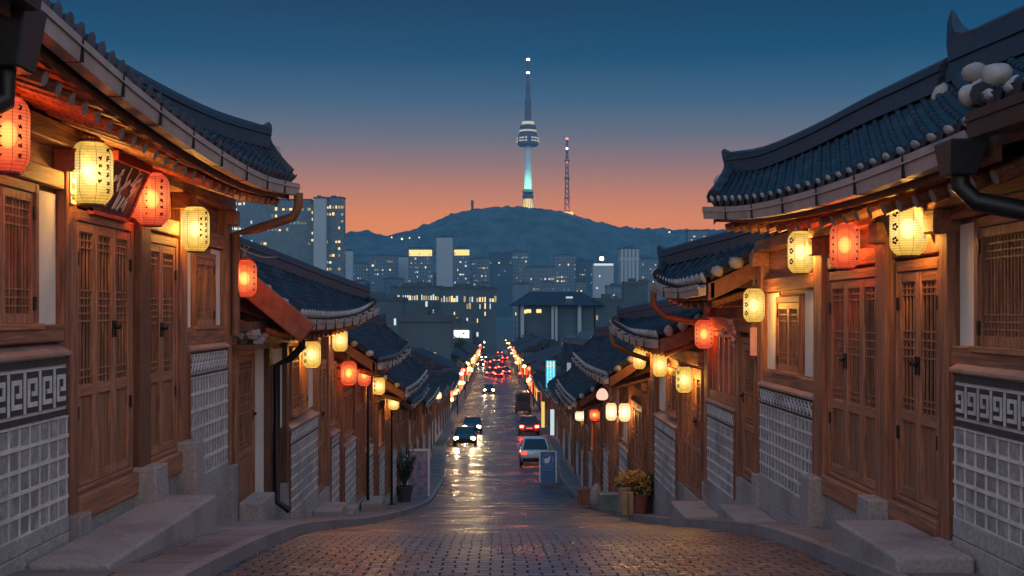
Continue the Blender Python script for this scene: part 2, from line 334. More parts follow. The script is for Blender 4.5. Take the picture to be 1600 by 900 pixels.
def strip(name, ds, xa, xb, za, mat, kind='structure', nx=1, dz=0.0):
    mb = MB(); vs = []; fs = []
    for d in ds:
        a, b = xa(d), xb(d)
        for k in range(nx+1): vs.append((a+(b-a)*k/nx, d, g(d)+za+dz))
    n = nx+1
    for i in range(len(ds)-1):
        for k in range(nx): fs.append((i*n+k, i*n+k+1, (i+1)*n+k+1, (i+1)*n+k))
    mb.add(vs, fs); o = mb.build(name, mat, smooth=True); return tag(o, kind=kind)
DS = list(np.concatenate([np.arange(-40, 60, .5), np.arange(60, 140, 2), np.arange(140, 600, 10), np.arange(600, 2750, 150)]))
DSN = list(np.concatenate([np.arange(-40, 60, .5), np.arange(60, 200, 2), np.arange(200, 460, 10)]))
def xs_ground():
    mb = MB(); xs = [-2500,-400,-120,-40,-15,-8,-3.5,0,3.5,8,15,40,120,400,2500]; vs = []; fs = []
    for d in DS:
        for x in xs: vs.append((x, d, g(d)-.35 if abs(x) < 9 else g(d)-.4))
    n = len(xs)
    for i in range(len(DS)-1):
        for k in range(n-1): fs.append((i*n+k, i*n+k+1, (i+1)*n+k+1, (i+1)*n+k))
    mb.add(vs, fs); tag(mb.build('ground', M['ground'], smooth=True), kind='structure')
xs_ground()
r_ = strip('road', DSN, lambda d: road_l(d)-.1, lambda d: road_r(d)+.1, 0, M['road'], nx=6); tag(r_, 'cobbled street running downhill between two kerbs', None)
def walkway(side):
    xa = (lambda d: -6.0) if side < 0 else (lambda d: road_r(d)+.13)
    xb = (lambda d: road_l(d)-.13) if side < 0 else (lambda d: 6.0)
    o = strip('pavement', DSN, xa, xb, .118, M['walk'], nx=2)
    tag(o, 'narrow stone pavement along the left house fronts' if side < 0 else 'narrow stone pavement along the right house fronts')
    mb = MB(); d = -20.0; kx = road_l if side < 0 else road_r
    while d < 200:
        ln = 1.05 if d < 60 else 6.0; d1 = d+ln-(.012 if d < 60 else 0)
        def ring(dd):
            x0 = kx(dd); x1 = x0+side*.14; z = g(dd)
            return [(x0, dd, z-.1), (x1, dd, z-.1), (x1, dd, z+.125), (x0+side*.012, dd, z+.125)]
        a, b = ring(d), ring(d1)
        vs = a+b; mb.add(vs, [(0,1,2,3),(7,6,5,4),(0,4,5,1),(1,5,6,2),(2,6,7,3),(3,7,4,0)])
        d += ln
    o = mb.build('kerb', M['kerb']); tag(o, 'low stone kerb edging the left side of the road' if side < 0 else 'low stone kerb edging the right side of the road', kind='structure')
walkway(-1); walkway(1)

# ------------------------------------------------------------------ tiled roofs
def spline(pts, ts):
    P = [np.array(p, float) for p in pts]; n = len(P)-1; out = []
    P = [2*P[0]-P[1]]+P+[2*P[-1]-P[-2]]
    for t in ts:
        u = min(max(t, 0), 1)*n; i = min(int(u), n-1); u -= i
        p0, p1, p2, p3 = P[i], P[i+1], P[i+2], P[i+3]
        out.append(.5*((2*p1)+(-p0+p2)*u+(2*p0-5*p1+4*p2-p3)*u*u+(-p0+3*p1-3*p2+p3)*u**3))
    return np.array(out)
def tiled_roof(root, side, E, R, backX, backZ, space=.3, sag=.10, rad=.085, fine=True, gutter=True, caps=True, mat_cap=None, cap_flat=False,
               near_gable=True, far_gable=True, ridge_h=.30, ridge_w=.26, mat_gut=None, orn=(False, True), orn_h=1.5, verge_caps=True, soffit_z=None, cap_r=None):
    """E, R = eave and ridge polylines as (X, d, z) with X away from the street axis; returns the roof part."""
    sx = np.array([side, 1, 1.0])
    L_ = sum(math.dist(E[i], E[i+1]) for i in range(len(E)-1))
    n = max(3, int(L_/space))
    ts = np.linspace(0, 1, n+1); Ee = spline(E, ts)*sx; Rr = spline(R, ts)*sx
    K = 9 if fine else 5
    def S(a, b, s):
        p = a*(1-s)+b*s; return p-np.array([0, 0, sag*math.sin(math.pi*s)])
    mb = MB(); vs = []; fs = []
    B = np.array([[side*backX, r[1], backZ] for r in Rr])
    cols = K+1+4
    for i in range(n+1):
        for k in range(K+1): vs.append(S(Ee[i], Rr[i], k/K))
        for k in range(1, 5): vs.append(S(B[i], Rr[i], 1-k/4))
    for i in range(n):
        for k in range(cols-1):
            q = (i*cols+k, i*cols+k+1, (i+1)*cols+k+1, (i+1)*cols+k); fs.append(q if side < 0 else q[::-1])
    mb.add(vs, fs)
    # eave edge thickness
    ev = []; ef = []
    for i in range(n+1):
        ev += [tuple(Ee[i]), tuple(Ee[i]-np.array([0, 0, .10]))]
    for i in range(n): ef.append((2*i, 2*i+1, 2*i+3, 2*i+2))
    mb.add(ev, ef)
    ends = []; m5 = 6 if fine else 4
    for i in range(n+1):
        t = i/n
        e = spline(E, [t])[0]*sx; r = spline(R, [t])[0]*sx
        dt = spline(E, [min(1, t+.01)])[0]*sx-spline(E, [max(0, t-.01)])[0]*sx
        w = Vector(dt).normalized()
        pts = [Vector(S(e, r, k/K)) for k in range(K+1)]
        for k in range(K):
            a, b = pts[k], pts[k+1]
            u = (b-a).normalized(); nn = u.cross(w); nn = nn if nn.z > 0 else -nn
            if k == 0: a = a-u*.05
            rv = []
            for (c, rr) in ((a, rad*(1.0)), (b, rad*.86)):
                for q in range(m5):
                    an = math.pi*q/(m5-1); rv.append(c+w*(math.cos(an)*rr)+nn*(math.sin(an)*rr*.9))
            ff = [(q, q+1, m5+q+1, m5+q) for q in range(m5-1)]
            mb.add(rv, ff)
            if k == 0:
                mb.add(rv[:m5], [tuple(range(m5))])
                if caps:
                    cr = cap_r or rad
                    o_ = -u; c = a+o_*.004
                    ring = [c+w*(math.cos(2*math.pi*q/8)*cr*(.95 if cap_flat else .66))+nn*(math.sin(2*math.pi*q/8)*cr*1.0+.02) for q in range(8)]
                    ring2 = [c+o_*(.012 if cap_flat else .045)+w*(math.cos(2*math.pi*q/8)*cr*.55)+nn*(math.sin(2*math.pi*q/8)*cr*.75+.02) for q in range(8)]
                    tip = [c+o_*(.006 if cap_flat else .075)+nn*.03]
                    cap_mb = MB(); cap_mb.add(ring+ring2+tip, [(q, (q+1) % 8, 8+(q+1) % 8, 8+q) for q in range(8)]+[(8+q, 8+(q+1) % 8, 16) for q in range(8)]); ends.append(cap_mb)
        # drooping pan-tile lip between two rows
        if i < n:
            e2 = spline(E, [(i+.5)/n])[0]*sx
            dn = Vector((side*-.03, 0, 0)); c = Vector(e2)+dn
            hw = w*(space*.42)
            mb.add([c-hw+Vector((0,0,.02)), c+hw+Vector((0,0,.02)), c+hw*.7-Vector((0,0,.07)), c-Vector((0,0,.10)), c-hw*.7-Vector((0,0,.07))], [(0,1,2,3,4)])
    roof = mb.build('roof', M['tile'], root)
    for cap_mb in ends: cap_mb.build('eave_tile', mat_cap or M['pale_end'], roof, smooth=True)
    # layered ridge
    rb = MB(); nr = max(8, n//2); rp = spline(R, np.linspace(0, 1, nr+1))*sx
    for (z0, z1, wd) in ((-.06, .06, ridge_w), (.065, .125, ridge_w*.82), (.13, .19, ridge_w*.88), (.195, ridge_h*.82, ridge_w*.7)):
        rings = []
        for i, p in enumerate(rp):
            tn = Vector(rp[min(i+1, nr)]-rp[max(i-1, 0)]); pr = Vector((tn.y, -tn.x, 0)).normalized()*wd/2
            P = Vector(p); rings.append([P-pr+Vector((0,0,z0)), P+pr+Vector((0,0,z0)), P+pr*.9+Vector((0,0,z1)), P-pr*.9+Vector((0,0,z1))])
        v = [x for r__ in rings for x in r__]; f = []
        for i in range(nr):
            for q in range(4): f.append((4*i+q, 4*i+(q+1) % 4, 4*i+4+(q+1) % 4, 4*i+4+q))
        f += [(3,2,1,0), (4*nr, 4*nr+1, 4*nr+2, 4*nr+3)]
        rb.add(v, f)
    rb.tube([Vector(p)+Vector((0,0,ridge_h*.86)) for p in rp], ridge_w*.3, 7)
    rd = rb.build('ridge', M['ridge'], roof)
    for end, on in ((0, orn[0]), (1, orn[1])):
        if not on: continue
        P = Vector(rp[0 if end == 0 else -1]); tn = Vector(rp[0]-rp[1]) if end == 0 else Vector(rp[-1]-rp[-2]); tn.z = 0; tn.normalize(); pr = Vector((tn.y, -tn.x, 0))
        ob = MB(); prof = [(-.5, ridge_h*.9), (-.28, ridge_h*.98), (-.1, ridge_h*(1+.12*(orn_h-1)/.8)), (.04, ridge_h*(1+.38*(orn_h-1)/.8)), (.15, ridge_h*orn_h), (.16, ridge_h*(1+.5*(orn_h-1)/.8)), (.10, ridge_h*.95), (.06, ridge_h*.5), (.03, -.1), (-.5, -.05)]
        wd = ridge_w*.30
        tw = lambda b: wd*(.18 if b > ridge_h*(orn_h-.1) else (.6 if b > ridge_h*(1+.3*(orn_h-1)/.8) else 1))
        va = [P+tn*a-pr*tw(b)+Vector((0,0,b)) for a, b in prof]; vb = [P+tn*a+pr*tw(b)+Vector((0,0,b)) for a, b in prof]; k = len(prof)
        ob.add(va+vb, [tuple(range(k)), tuple(range(2*k-1, k-1, -1))]+[(q, k+q, k+(q+1) % k, (q+1) % k) for q in range(k)])
        ob.build('ridge_ornament', M['ridge'], roof)
        sb_ = MB(); q0 = P+tn*.06+Vector((0,0,-.12))
        sb_.blob(q0+pr*.1, .12, .12, .13, 3); sb_.blob(q0-pr*.11+Vector((0,0,-.05)), .12, .11, .12, 8); sb_.blob(q0-pr*.02+tn*.04+Vector((0,0,-.2)), .11, .1, .10, 5)
        sb_.build('mortar_plug', M['pale_end'], roof, smooth=True)
    # gables: a boarded wall, a rake board and the capped verge
    for end, on in ((0, near_gable), (1, far_gable)):
        if not on: continue
        i = 0 if end == 0 else n; o_ = -1 if end == 0 else 1
        f_pts = [Vector(S(Ee[i], Rr[i], k/8)) for k in range(9)]; b_pts = [Vector(S(B[i], Rr[i], k/8)) for k in range(9)]
        zb = min(f_pts[0].z, b_pts[0].z)-.1
        gw = MB(); ins = Vector((0, -o_*.38, -.12)); poly = [p+ins for p in f_pts]+[p+ins for p in b_pts[::-1][1:]]
        k = len(poly); gw.add(poly, [tuple(range(k))]); gw.build('gable_wall', M['wood_dark'], root)
        for pts in (f_pts, b_pts):
            rk = MB(); pv = []
            for p in pts: pv += [p+Vector((0, 0, -.09)), p+Vector((0, 0, -.34)), p+Vector((0, -o_*.05, -.34)), p+Vector((0, -o_*.05, -.09))]
            ff = []
            for q in range(8):
                for r__ in range(4): ff.append((4*q+r__, 4*q+(r__+1) % 4, 4*q+4+(r__+1) % 4, 4*q+4+r__))
            ff += [(3,2,1,0), (32,33,34,35)]
            rk.add(pv, ff); rk.build('rake_board', M['red_beam'], root)
            vb_ = MB(); vb_.tube([p+Vector((0, o_*-.03, .03)) for p in pts], .10, 8)
            vb_.build('verge_tile', M['tile'], roof)
            if verge_caps and fine:
                for q in range(1, 8, 2):
                    vc = MB()
                    c = f_pts[q] if pts is f_pts else b_pts[q]
                    vc.blob((c.x+random.uniform(-.05,.05), c.y+o_*.08, c.z+.01), random.uniform(.07,.12), .08, random.uniform(.07,.11), q+int(c.y), rough=.25)
                    vc.build('verge_plug', M['pale_end'], roof, smooth=True)
    # gutter below the tile ends
    if gutter:
        gb = MB(); gp = [Vector(p)+Vector((-side*.05, 0, -.10)) for p in spline(E, np.linspace(0, 1, 17))*sx]; rings = []
        for p in gp:
            o2 = Vector((-side, 0, 0)); rings.append([p+o2*.10, p+o2*.08+Vector((0,0,-.16)), p-o2*.02+Vector((0,0,-.16)), p-o2*.02, p+o2*.0+Vector((0,0,-.05)), p+o2*.07+Vector((0,0,-.05))])
        v = [x for r__ in rings for x in r__]; f = []
        for i in range(16):
            for q in range(6): f.append((6*i+q, 6*i+(q+1) % 6, 6*i+6+(q+1) % 6, 6*i+6+q))
        f += [(5,4,3,2,1,0), tuple(96+q for q in range(6))]
        gb.add(v, f)
        for i in range(16):
            a, b = gp[i]+Vector((-side*.10,0,-.055)), gp[i+1]+Vector((-side*.10,0,-.055)); gb.bar(a, b, .02, .014)
        gt = gb.build('gutter', mat_gut or M['gutter'], root)
        step = max(1.0, L_/10)
        k = max(2, int(L_/step))
        for q in range(1, k):
            p = Vector((spline(E, [q/k])*sx)[0])+Vector((-side*.05, 0, -.10))
            jb = MB(); jb.box(p.x-side*.108, p.x+side*.02, p.y-.007, p.y+.007, p.z-.163, p.z+.003)
            jb.build('gutter_joint', M['iron'], gt)
    return roof, Ee, Rr
def rafters(root, side, E, W, zin, n, r=.055, dz=-.36, over=.12):
    """round rafters from the wall to the eave: one mesh, copied"""
    sx = np.array([side, 1, 1.0]); first = None
    for i in range(n):
        e = spline(E, [(i+.5)/n])[0]
        mb = MB(); a = Vector((side*(W+.25), e[1], e[2]+zin)); b = Vector((side*(e[0]+over), e[1], e[2]+dz))
        mb.tube([a, b], r, 8, 0, True, 1); mb.build('rafter', [M['wood_h'], M['rafter_end']], root)
def soffit(root, side, E, W, zin=.06, dz=-.26):
    mb = MB(); vs = []; P = spline(E, np.linspace(0, 1, 13))
    for e in P: vs += [(side*(e[0]+.06), e[1], e[2]+dz+.02), (side*(W+.1), e[1], e[2]+zin)]
    mb.add(vs, [(2*i, 2*i+1, 2*i+3, 2*i+2) for i in range(12)]); mb.build('soffit', M['soffit'], root)
    fb = MB(); vs = []
    for e in P: vs += [(side*(e[0]+.04), e[1], e[2]-.08), (side*(e[0]+.04), e[1], e[2]-.30), (side*(e[0]+.09), e[1], e[2]-.30), (side*(e[0]+.09), e[1], e[2]-.08)]
    f = []
    for i in range(12):
        for q in range(4): f.append((4*i+q, 4*i+(q+1) % 4, 4*i+4+(q+1) % 4, 4*i+4+q))
    f += [(3,2,1,0), (48,49,50,51)]
    fb.add(vs, f); fb.build('fascia', M['red_beam'], root)

# ------------------------------------------------------------------ facade pieces (all in side coordinates)
def leaf(root, name, side, W, d0, d1, z0, z1, lower=.36, fine=1.0, handle=None, v=.03, bands=((.0,.10),(.42,.62),(.90,1.0)), hinge=None, board=True):
    f = MB(); st = .065; ww = d1-d0
    zm = z0+(z1-z0)*lower if board else z0
    f.sbox(side, W, v, v+.045, d0, d0+st, z0, z1); f.sbox(side, W, v, v+.045, d1-st, d1, z0, z1)
    for (a, b) in ((z1-.09, z1), (z0, z0+.09)): f.sbox(side, W, v+.001, v+.043, d0+st, d1-st, a, b, 1)
    if board: f.sbox(side, W, v+.001, v+.043, d0+st, d1-st, zm-.05, zm+.05, 1)
    o = f.build(name, [M['lattice'], M['wood_light']], root, bevel=.006 if fine > .6 else 0)
    la = MB(); a, b = d0+st, d1-st; zb, zt = zm+(.05 if board else .09), z1-.09
    nv = max(2, int((b-a)/(.075/fine)))
    for k in range(1, nv): c = a+(b-a)*k/nv; la.sbox(side, W, v+.010, v+.026, c-.0075, c+.0075, zb, zt)
    for (s0, s1) in bands:
        nh = max(2, int((zt-zb)*(s1-s0)/(.065/fine)))
        for k in range(nh+1):
            z = zb+(zt-zb)*(s0+(s1-s0)*k/nh); la.sbox(side, W, v+.012, v+.028, a, b, z-.008, z+.008)
    la.build('lattice', M['lattice'], o)
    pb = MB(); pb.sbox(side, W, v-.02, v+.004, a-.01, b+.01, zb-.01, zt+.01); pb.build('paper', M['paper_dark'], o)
    if board:
        bd = MB(); bd.sbox(side, W, v-.02, v+.012, a-.01, b+.01, z0+.08, zm-.045); bd.build('lower_board', M['panel_wood'], o)
    if hinge:
        dd = d0+.01 if hinge < 0 else d1-.01
        for s in (.28, .86): hb = MB(); hb.sbox(side, W, v+.046, v+.060, dd-.022, dd+.022, z0+(z1-z0)*s-.06, z0+(z1-z0)*s+.06); hb.build('hinge', M['iron'], o)
    if handle is not None:
        hb = MB(); dd = d0+.035 if handle < 0 else d1-.035; zh = z0+(z1-z0)*.60
        hb.sbox(side, W, v+.046, v+.058, dd-.02, dd+.02, zh-.10, zh+.06)
        x = side*(W-v-.085); hb.blob((x, dd, zh), .026, .026, .026, 1); hb.sbox(side, W, v+.05, v+.10, dd-.012, dd+.012, zh-.012, zh+.012)
        hb.build('handle', M['iron'], o, smooth=False)
    return o
def doorway(root, side, W, d0, d1, z0, z1, leaves, fine=1.0, lower=.36, handle_at=1, name='door', **kw):
    fr = MB(); fw = .08
    fr.sbox(side, W, 0, .09, d0, d0+fw, z0, z1); fr.sbox(side, W, 0, .09, d1-fw, d1, z0, z1)
    fr.sbox(side, W, 0, .088, d0+fw, d1-fw, z1-.1, z1, 1); fr.sbox(side, W, 0, .088, d0+fw, d1-fw, z0, z0+.05, 1)
    fr.build('door_frame', [M['wood_v'], M['wood_light']], root, bevel=.008 if fine > .6 else 0)
    a, b = d0+fw, d1-fw; w = (b-a)/leaves
    for k in range(leaves):
        leaf(root, name, side, W, a+w*k+.004, a+w*(k+1)-.004, z0+.055, z1-.105, lower, fine, handle=((1 if k == handle_at-1 else -1) if k in (handle_at-1, handle_at) and fine > .5 else None),
             hinge=(-1 if k == 0 else (1 if k == leaves-1 else None)) if fine > .6 else None, **kw)
def window(root, side, W, d0, d1, z0, z1, leaves=2, fine=1.0, lit=None):
    fr = MB(); fw = .07
    fr.sbox(side, W, 0, .09, d0, d0+fw, z0, z1); fr.sbox(side, W, 0, .09, d1-fw, d1, z0, z1)
    fr.sbox(side, W, 0, .088, d0+fw, d1-fw, z1-.08, z1, 1); fr.sbox(side, W, 0, .128, d0-.03, d1+.03, z0-.05, z0+.001, 1)
    wo = fr.build('window', [M['wood_v'], M['wood_light']], root, bevel=.006 if fine > .6 else 0)
    a, b = d0+fw, d1-fw; w = (b-a)/leaves
    if lit is not None:
        pb = MB(); pb.sbox(side, W, 0, .012, a, b, z0, z1-.08); pb.build('pane', lit, wo)
        la = MB()
        for k in range(leaves+1): c = a+w*k; la.sbox(side, W, .014, .06, c-.03, c+.03, z0, z1-.08)
        la.build('mullion', M['lattice'], wo); return
    for k in range(leaves):
        shutter(wo, side, W, a+w*k+.004, a+w*(k+1)-.004, z0+.004, z1-.085, fine, -1 if k == 0 else 1)
def shutter(wo, side, W, d0, d1, z0, z1, fine, hg):
    v = .03; st = .05; f = MB()
    f.sbox(side, W, v, v+.045, d0, d0+st, z0, z1); f.sbox(side, W, v, v+.045, d1-st, d1, z0, z1)
    f.sbox(side, W, v+.001, v+.043, d0+st, d1-st, z1-.07, z1); f.sbox(side, W, v+.001, v+.043, d0+st, d1-st, z0, z0+.07)
    a, b, zb, zt = d0+st, d1-st, z0+.07, z1-.07
    nv = max(2, int((b-a)/(.055/fine)))
    for k in range(1, nv): c = a+(b-a)*k/nv; f.sbox(side, W, v+.010, v+.026, c-.007, c+.007, zb, zt)
    for (s0, s1) in ((0, .22), (.78, 1.0)):
        nh = max(2, int((zt-zb)*(s1-s0)/(.055/fine)))
        for k in range(nh+1):
            z = zb+(zt-zb)*(s0+(s1-s0)*k/nh); f.sbox(side, W, v+.012, v+.028, a, b, z-.007, z+.007)
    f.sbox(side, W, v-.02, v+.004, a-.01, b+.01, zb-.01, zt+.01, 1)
    if fine > .6:
        dd = d0 if hg < 0 else d1
        for s in (.15, .85): f.sbox(side, W, v+.046, v+.06, dd-.02, dd+.02, z0+(z1-z0)*s-.055, z0+(z1-z0)*s+.055, 2)
    f.build('shutter', [M['lattice'], M['paper_dark'], M['iron']], wo)
def post(root, side, W, d0, d1, z0, z1, v=.12, mat=None, bev=.012):
    mb = MB(); mb.sbox(side, W, -.1, v, d0, d1, z0, z1); mb.build('post', mat or M['wood_v'], root, bevel=bev)
def beam(root, side, W, d0, d1, z0, z1, v=.10, mat=None, name='beam'):
    mb = MB(); mb.sbox(side, W, -.1, v, d0, d1, z0, z1); mb.build(name, mat or M['wood_h'], root, bevel=.012)
def slab(root, side, W, d0, d1, z0, z1, v, mat, name, bev=0):
    mb = MB(); mb.sbox(side, W, -.05, v, d0, d1, z0, z1); return mb.build(name, mat, root, bevel=bev)
def wainscot(root, side, W, d0, d1, zt, zb, zg0, zg1, v=.14, style='lattice', cols=13, rows=5, fine=True):
    """projecting dado of grey blocks in pale mortar, patterned frieze on top, granite below; zg = ground at each end"""
    b = MB(); b.sbox(side, W, 0, v-.02, d0, d1, zb, zt); base = b.build('wall_panel', M['mortar'], root)
    c = MB(); x0, x1 = side*W, side*(W-v-.03)   # sloping clay cap
    c.hexa([(x0, d0-.02, zt+.002), (x1, d0-.02, zt+.002), (x1, d1+.02, zt+.002), (x0, d1+.02, zt+.002)], [(x0, d0-.02, zt+.12), (x1, d0-.02, zt+.035), (x1, d1+.02, zt+.035), (x0, d1+.02, zt+.12)])
    c.build('panel_cap', M['cap'], base, bevel=.006)
    w = MB(); w.sbox(side, W, 0, v+.004, d0-.045, d0-.002, zb, zt+.001); w.sbox(side, W, 0, v+.004, d1+.002, d1+.045, zb, zt+.001); w.build('edge_board', M['red_beam'], base)
    H = zt-zb; fz = zt-H*(.37 if style == 'meander' else .20)
    dk = MB(); mt = MB()
    if style == 'meander':
        dk.sbox(side, W, v-.019, v-.006, d0+.02, d1-.02, zt-.07, zt-.012); dk.sbox(side, W, v-.019, v-.006, d0+.02, d1-.02, fz+.085, zt-.10)
        dk.sbox(side, W, v-.019, v-.006, d0+.02, d1-.02, fz+.006, fz+.055)
        za, zc = fz+.085, zt-.10; hh = zc-za; pw = hh*.92; n = max(1, int((d1-d0-.04)/pw)); pw = (d1-d0-.04)/n
        t = hh*.10
        for k in range(n):
            a = d0+.02+k*pw
            def st(u0, u1, w0, w1): mt.sbox(side, W, v-.007, v+.004, a+u0*pw, a+u1*pw, za+w0*hh, za+w1*hh)
            st(0, .10, 0, 1)
            st(.25, .36, .14, .84); st(.36, .84, .72, .84); st(.73, .84, .40, .72); st(.52, .73, .40, .52); st(.36, .84, .14, .26)
    else:
        dk.sbox(side, W, v-.019, v-.008, d0+.03, d1-.03, fz+.05, zt-.05); dk.sbox(side, W, v-.019, v-.008, d0+.03, d1-.03, zt-.032, zt-.012); dk.sbox(side, W, v-.019, v-.008, d0+.03, d1-.03, fz, fz+.03)
        za, zc = fz+.05, zt-.05; hh = zc-za
        n = cols if fine else max(4, cols//2); pw = (d1-d0-.06)/n
        for k in range(n):
            a = d0+.03+k*pw
            for (q0, q1) in (((a, za), (a+pw, zc)), ((a, zc), (a+pw, za))):
                x = side*(W-v+.004); mt.bar((x, q0[0], q0[1]), (x, q1[0], q1[1]), .014, .022, up=(1,0,0))
        if fine: mt.sbox(side, W, v-.009, v+.002, d0+.03, d1-.03, (za+zc)/2-.012, (za+zc)/2+.012)
    dk.build('frieze', M['brick_dark'], base)
    mt.build('frieze_pattern', M['mortar'], base)
    dj = MB()
    for r in range(rows): dj.sbox(side, W, v-.0215, v-.0175, d0+.03, d1-.03, zb+(fz-zb)/rows*(r+.17), zb+(fz-zb)/rows*(r+.83))
    dj.build('joint_bed', M['joint'], base)
    bl = MB(); rh = (fz-zb)/rows; cw = (d1-d0-.03)/cols
    for r in range(rows):
        for k in range(cols):
            a = d0+.015+k*cw; z0 = zb+r*rh
            j = random.uniform(-.004, .004) if fine else 0
            p = v+random.uniform(-.013, -.004)
            m1, m2 = cw*.07, rh*.10
            X0, X1 = side*(W-v+.02), side*(W-p)
            q = [(a+m1+j, z0+m2), (a+cw-m1+j, z0+m2+random.uniform(-.006, .006)), (a+cw-m1+j, z0+rh-m2+random.uniform(-.006, .006)), (a+m1+j, z0+rh-m2)]
            e = .005
            qi = [(q[0][0]+e, q[0][1]+e), (q[1][0]-e, q[1][1]+e), (q[2][0]-e, q[2][1]-e), (q[3][0]+e, q[3][1]-e)]
            bl.hexa([(X0, d_, z_) for d_, z_ in q], [(X1, d_, z_) for d_, z_ in qi])
    bl.build('stone_block', M['block'], base)
    ml = MB(); hw = rh*.085
    for r in range(rows+1): ml.sbox(side, W, v-.021, v+.004+random.uniform(0, .002), d0+.004, d1-.004, max(zb+.002, zb+r*rh-hw), min(fz-.004, zb+r*rh+hw))
    for k in range(cols+1):
        a = d0+.015+k*cw; ml.sbox(side, W, v-.021, v-.003, max(d0+.004, a-.007), min(d1-.004, a+.007), zb+.004, fz-.006)
    ml.build('mortar_joint', M['mortar'], base)
    gz = min(zg0, zg1)-.1
    fb = MB(); nst = max(1, round((d1-d0)/.9))
    for k in range(nst):
        a = d0+(d1-d0)*k/nst; b_ = d0+(d1-d0)*(k+1)/nst
        zmid = (zb+min(zg0, zg1))/2+.1
        fb.sbox(side, W, -.2, v+.006, a+.003, b_-.003, zmid+.003, zb-.002); fb.sbox(side, W, -.2, v+.01, a+.003, b_-.003, gz, zmid-.003)
    fb.build('plinth', M['granite'], root, bevel=.006)
# ------------------------------------------------------------------ houses
HG = 'tiled wooden houses lining the street'
def house(side, W, d0, d1, label, zt, back=3.6, name='tiled_house'):
    dm = (d0+d1)/2
    root = empty(name, (side*(W+1.6), dm, g(dm)), label, 'house', HG)
    b = MB(); b.box(side*W, side*(W+back), d0, d1, g(d1)-.6, zt); b.build('wall', M['wood_h'], root)
    return root
def do_facade(root, side, W, items):
    for it in items:
        k = it[0]
        if k == 'post': post(root, side, W, *it[1:5], **(it[5] if len(it) > 5 else {}))
        elif k == 'beam': beam(root, side, W, *it[1:5], **(it[5] if len(it) > 5 else {}))
        elif k == 'plaster': slab(root, side, W, *it[1:5], .03, M['plaster'], 'plaster_panel')
        elif k == 'door': doorway(root, side, W, *it[1:6], **(it[6] if len(it) > 6 else {}))
        elif k == 'window': window(root, side, W, *it[1:5], **(it[5] if len(it) > 5 else {}))
        elif k == 'wainscot': wainscot(root, side, W, it[1], it[2], it[3], it[4], g(it[1]), g(it[2]), **(it[5] if len(it) > 5 else {}))
        elif k == 'plinth':
            d0, d1, z1, v = it[1:5]; slab(root, side, W, d0, d1, min(g(d0), g(d1))-.2, z1, v, M['granite'], 'plinth', .006)
        elif k == 'basestone':
            d0, d1, z1, v = it[1:5]; mb = MB(); x0, x1 = side*(W+.05), side*(W-v); zb = g(d1)-.1
            mb.hexa([(x0,d0-.04,zb),(x1-side*.03,d0-.04,zb),(x1-side*.03,d1+.04,zb),(x0,d1+.04,zb)], [(x0,d0,z1),(x1,d0,z1),(x1,d1,z1),(x0,d1,z1)]); mb.build('post_base', M['granite_step'], root, bevel=.012)
def pipe(root, pts, r, mat, name='downpipe'):
    mb = MB(); mb.tube(pts, r, 8); return mb.build(name, mat, root, smooth=True)

# ---- nearest house on the left
W = 3.8
L1 = house(-1, W, 2.5, 16.1, 'large timber house with tall lattice doors and square spiral frieze nearest on the left', 1.72)
E = [(2.92,6.9,2.02), (2.92,8.8,1.86), (2.92,11.1,1.76), (2.92,13.7,1.76), (2.87,16.0,1.90)]; R = [(3.78,6.2,2.24), (3.70,9.0,2.19), (3.68,11.6,2.20), (3.55,14.2,2.27), (3.22,16.0,2.34)]
tiled_roof(L1, -1, E, R, 7.4, 1.6, space=.25, mat_cap=M['blue_end'], cap_flat=True, near_gable=False, sag=.03, ridge_h=.23)
soffit(L1, -1, E, W); rafters(L1, -1, E, W, -.02, 30)
E0 = [(2.72,2.2,1.98), (2.72,6.55,1.98)]; R0 = [(3.7,2.2,2.5), (3.75,6.5,2.5)]
tiled_roof(L1, -1, E0, R0, 7.4, 1.6, space=.3, near_gable=False, far_gable=False, sag=.03, mat_gut=M['black_metal'], orn=(False, False)); soffit(L1, -1, E0, W)
do_facade(L1, -1, W, [
 ('wainscot', 3.2, 9.86, -.36, -1.73, dict(style='meander', cols=34, rows=5)),
 ('window', 8.02, 9.36, -.08, 1.05), ('window', 5.6, 7.6, -.08, 1.05), ('plaster', 9.39, 9.86, -.09, 1.02), ('plaster', 7.62, 8.0, -.09, 1.02),
 ('beam', 2.6, 9.88, -.24, -.09), ('beam', 2.6, 9.88, 1.06, 1.22), ('post', 9.89, 10.13, -1.9, 1.62),
 ('door', 10.15, 11.81, -1.61, .93, 3, dict(handle_at=2)), ('post', 11.83, 12.17, -1.85, 1.62, dict(v=.16, mat=M['wood_dark'])),
 ('door', 12.19, 13.46, -1.6, .87, 2), ('post', 13.48, 13.76, -1.9, 1.62),
 ('wainscot', 13.82, 15.72, -.46, -2.02, dict(cols=13, rows=6)), ('window', 14.25, 15.28, -.15, .78), ('plaster', 13.78, 14.22, -.17, .86), ('plaster', 15.31, 15.74, -.17, .86),
 ('beam', 13.78, 15.74, -.40, -.18), ('post', 15.75, 16.08, -2.2, 1.62),
 ('beam', 10.14, 11.82, .96, 1.14), ('beam', 12.18, 13.47, .90, 1.08), ('beam', 13.77, 15.74, .88, 1.06), ('beam', 2.6, 16.1, 1.42, 1.60, dict(v=.17)),
 ('beam', 10.14, 11.82, -1.84, -1.615, dict(v=.15, mat=M['wood_light'])), ('beam', 12.18, 13.47, -1.84, -1.605, dict(v=.15, mat=M['wood_light'])),
 ('plinth', 9.9, 13.8, -1.845, .10), ('basestone', 11.78, 12.22, -1.58, .32), ('basestone', 13.42, 13.78, -1.5, .30), ('basestone', 9.92, 10.2, -1.75, .22), ('plinth', 15.74, 16.1, -2.1, .2)])
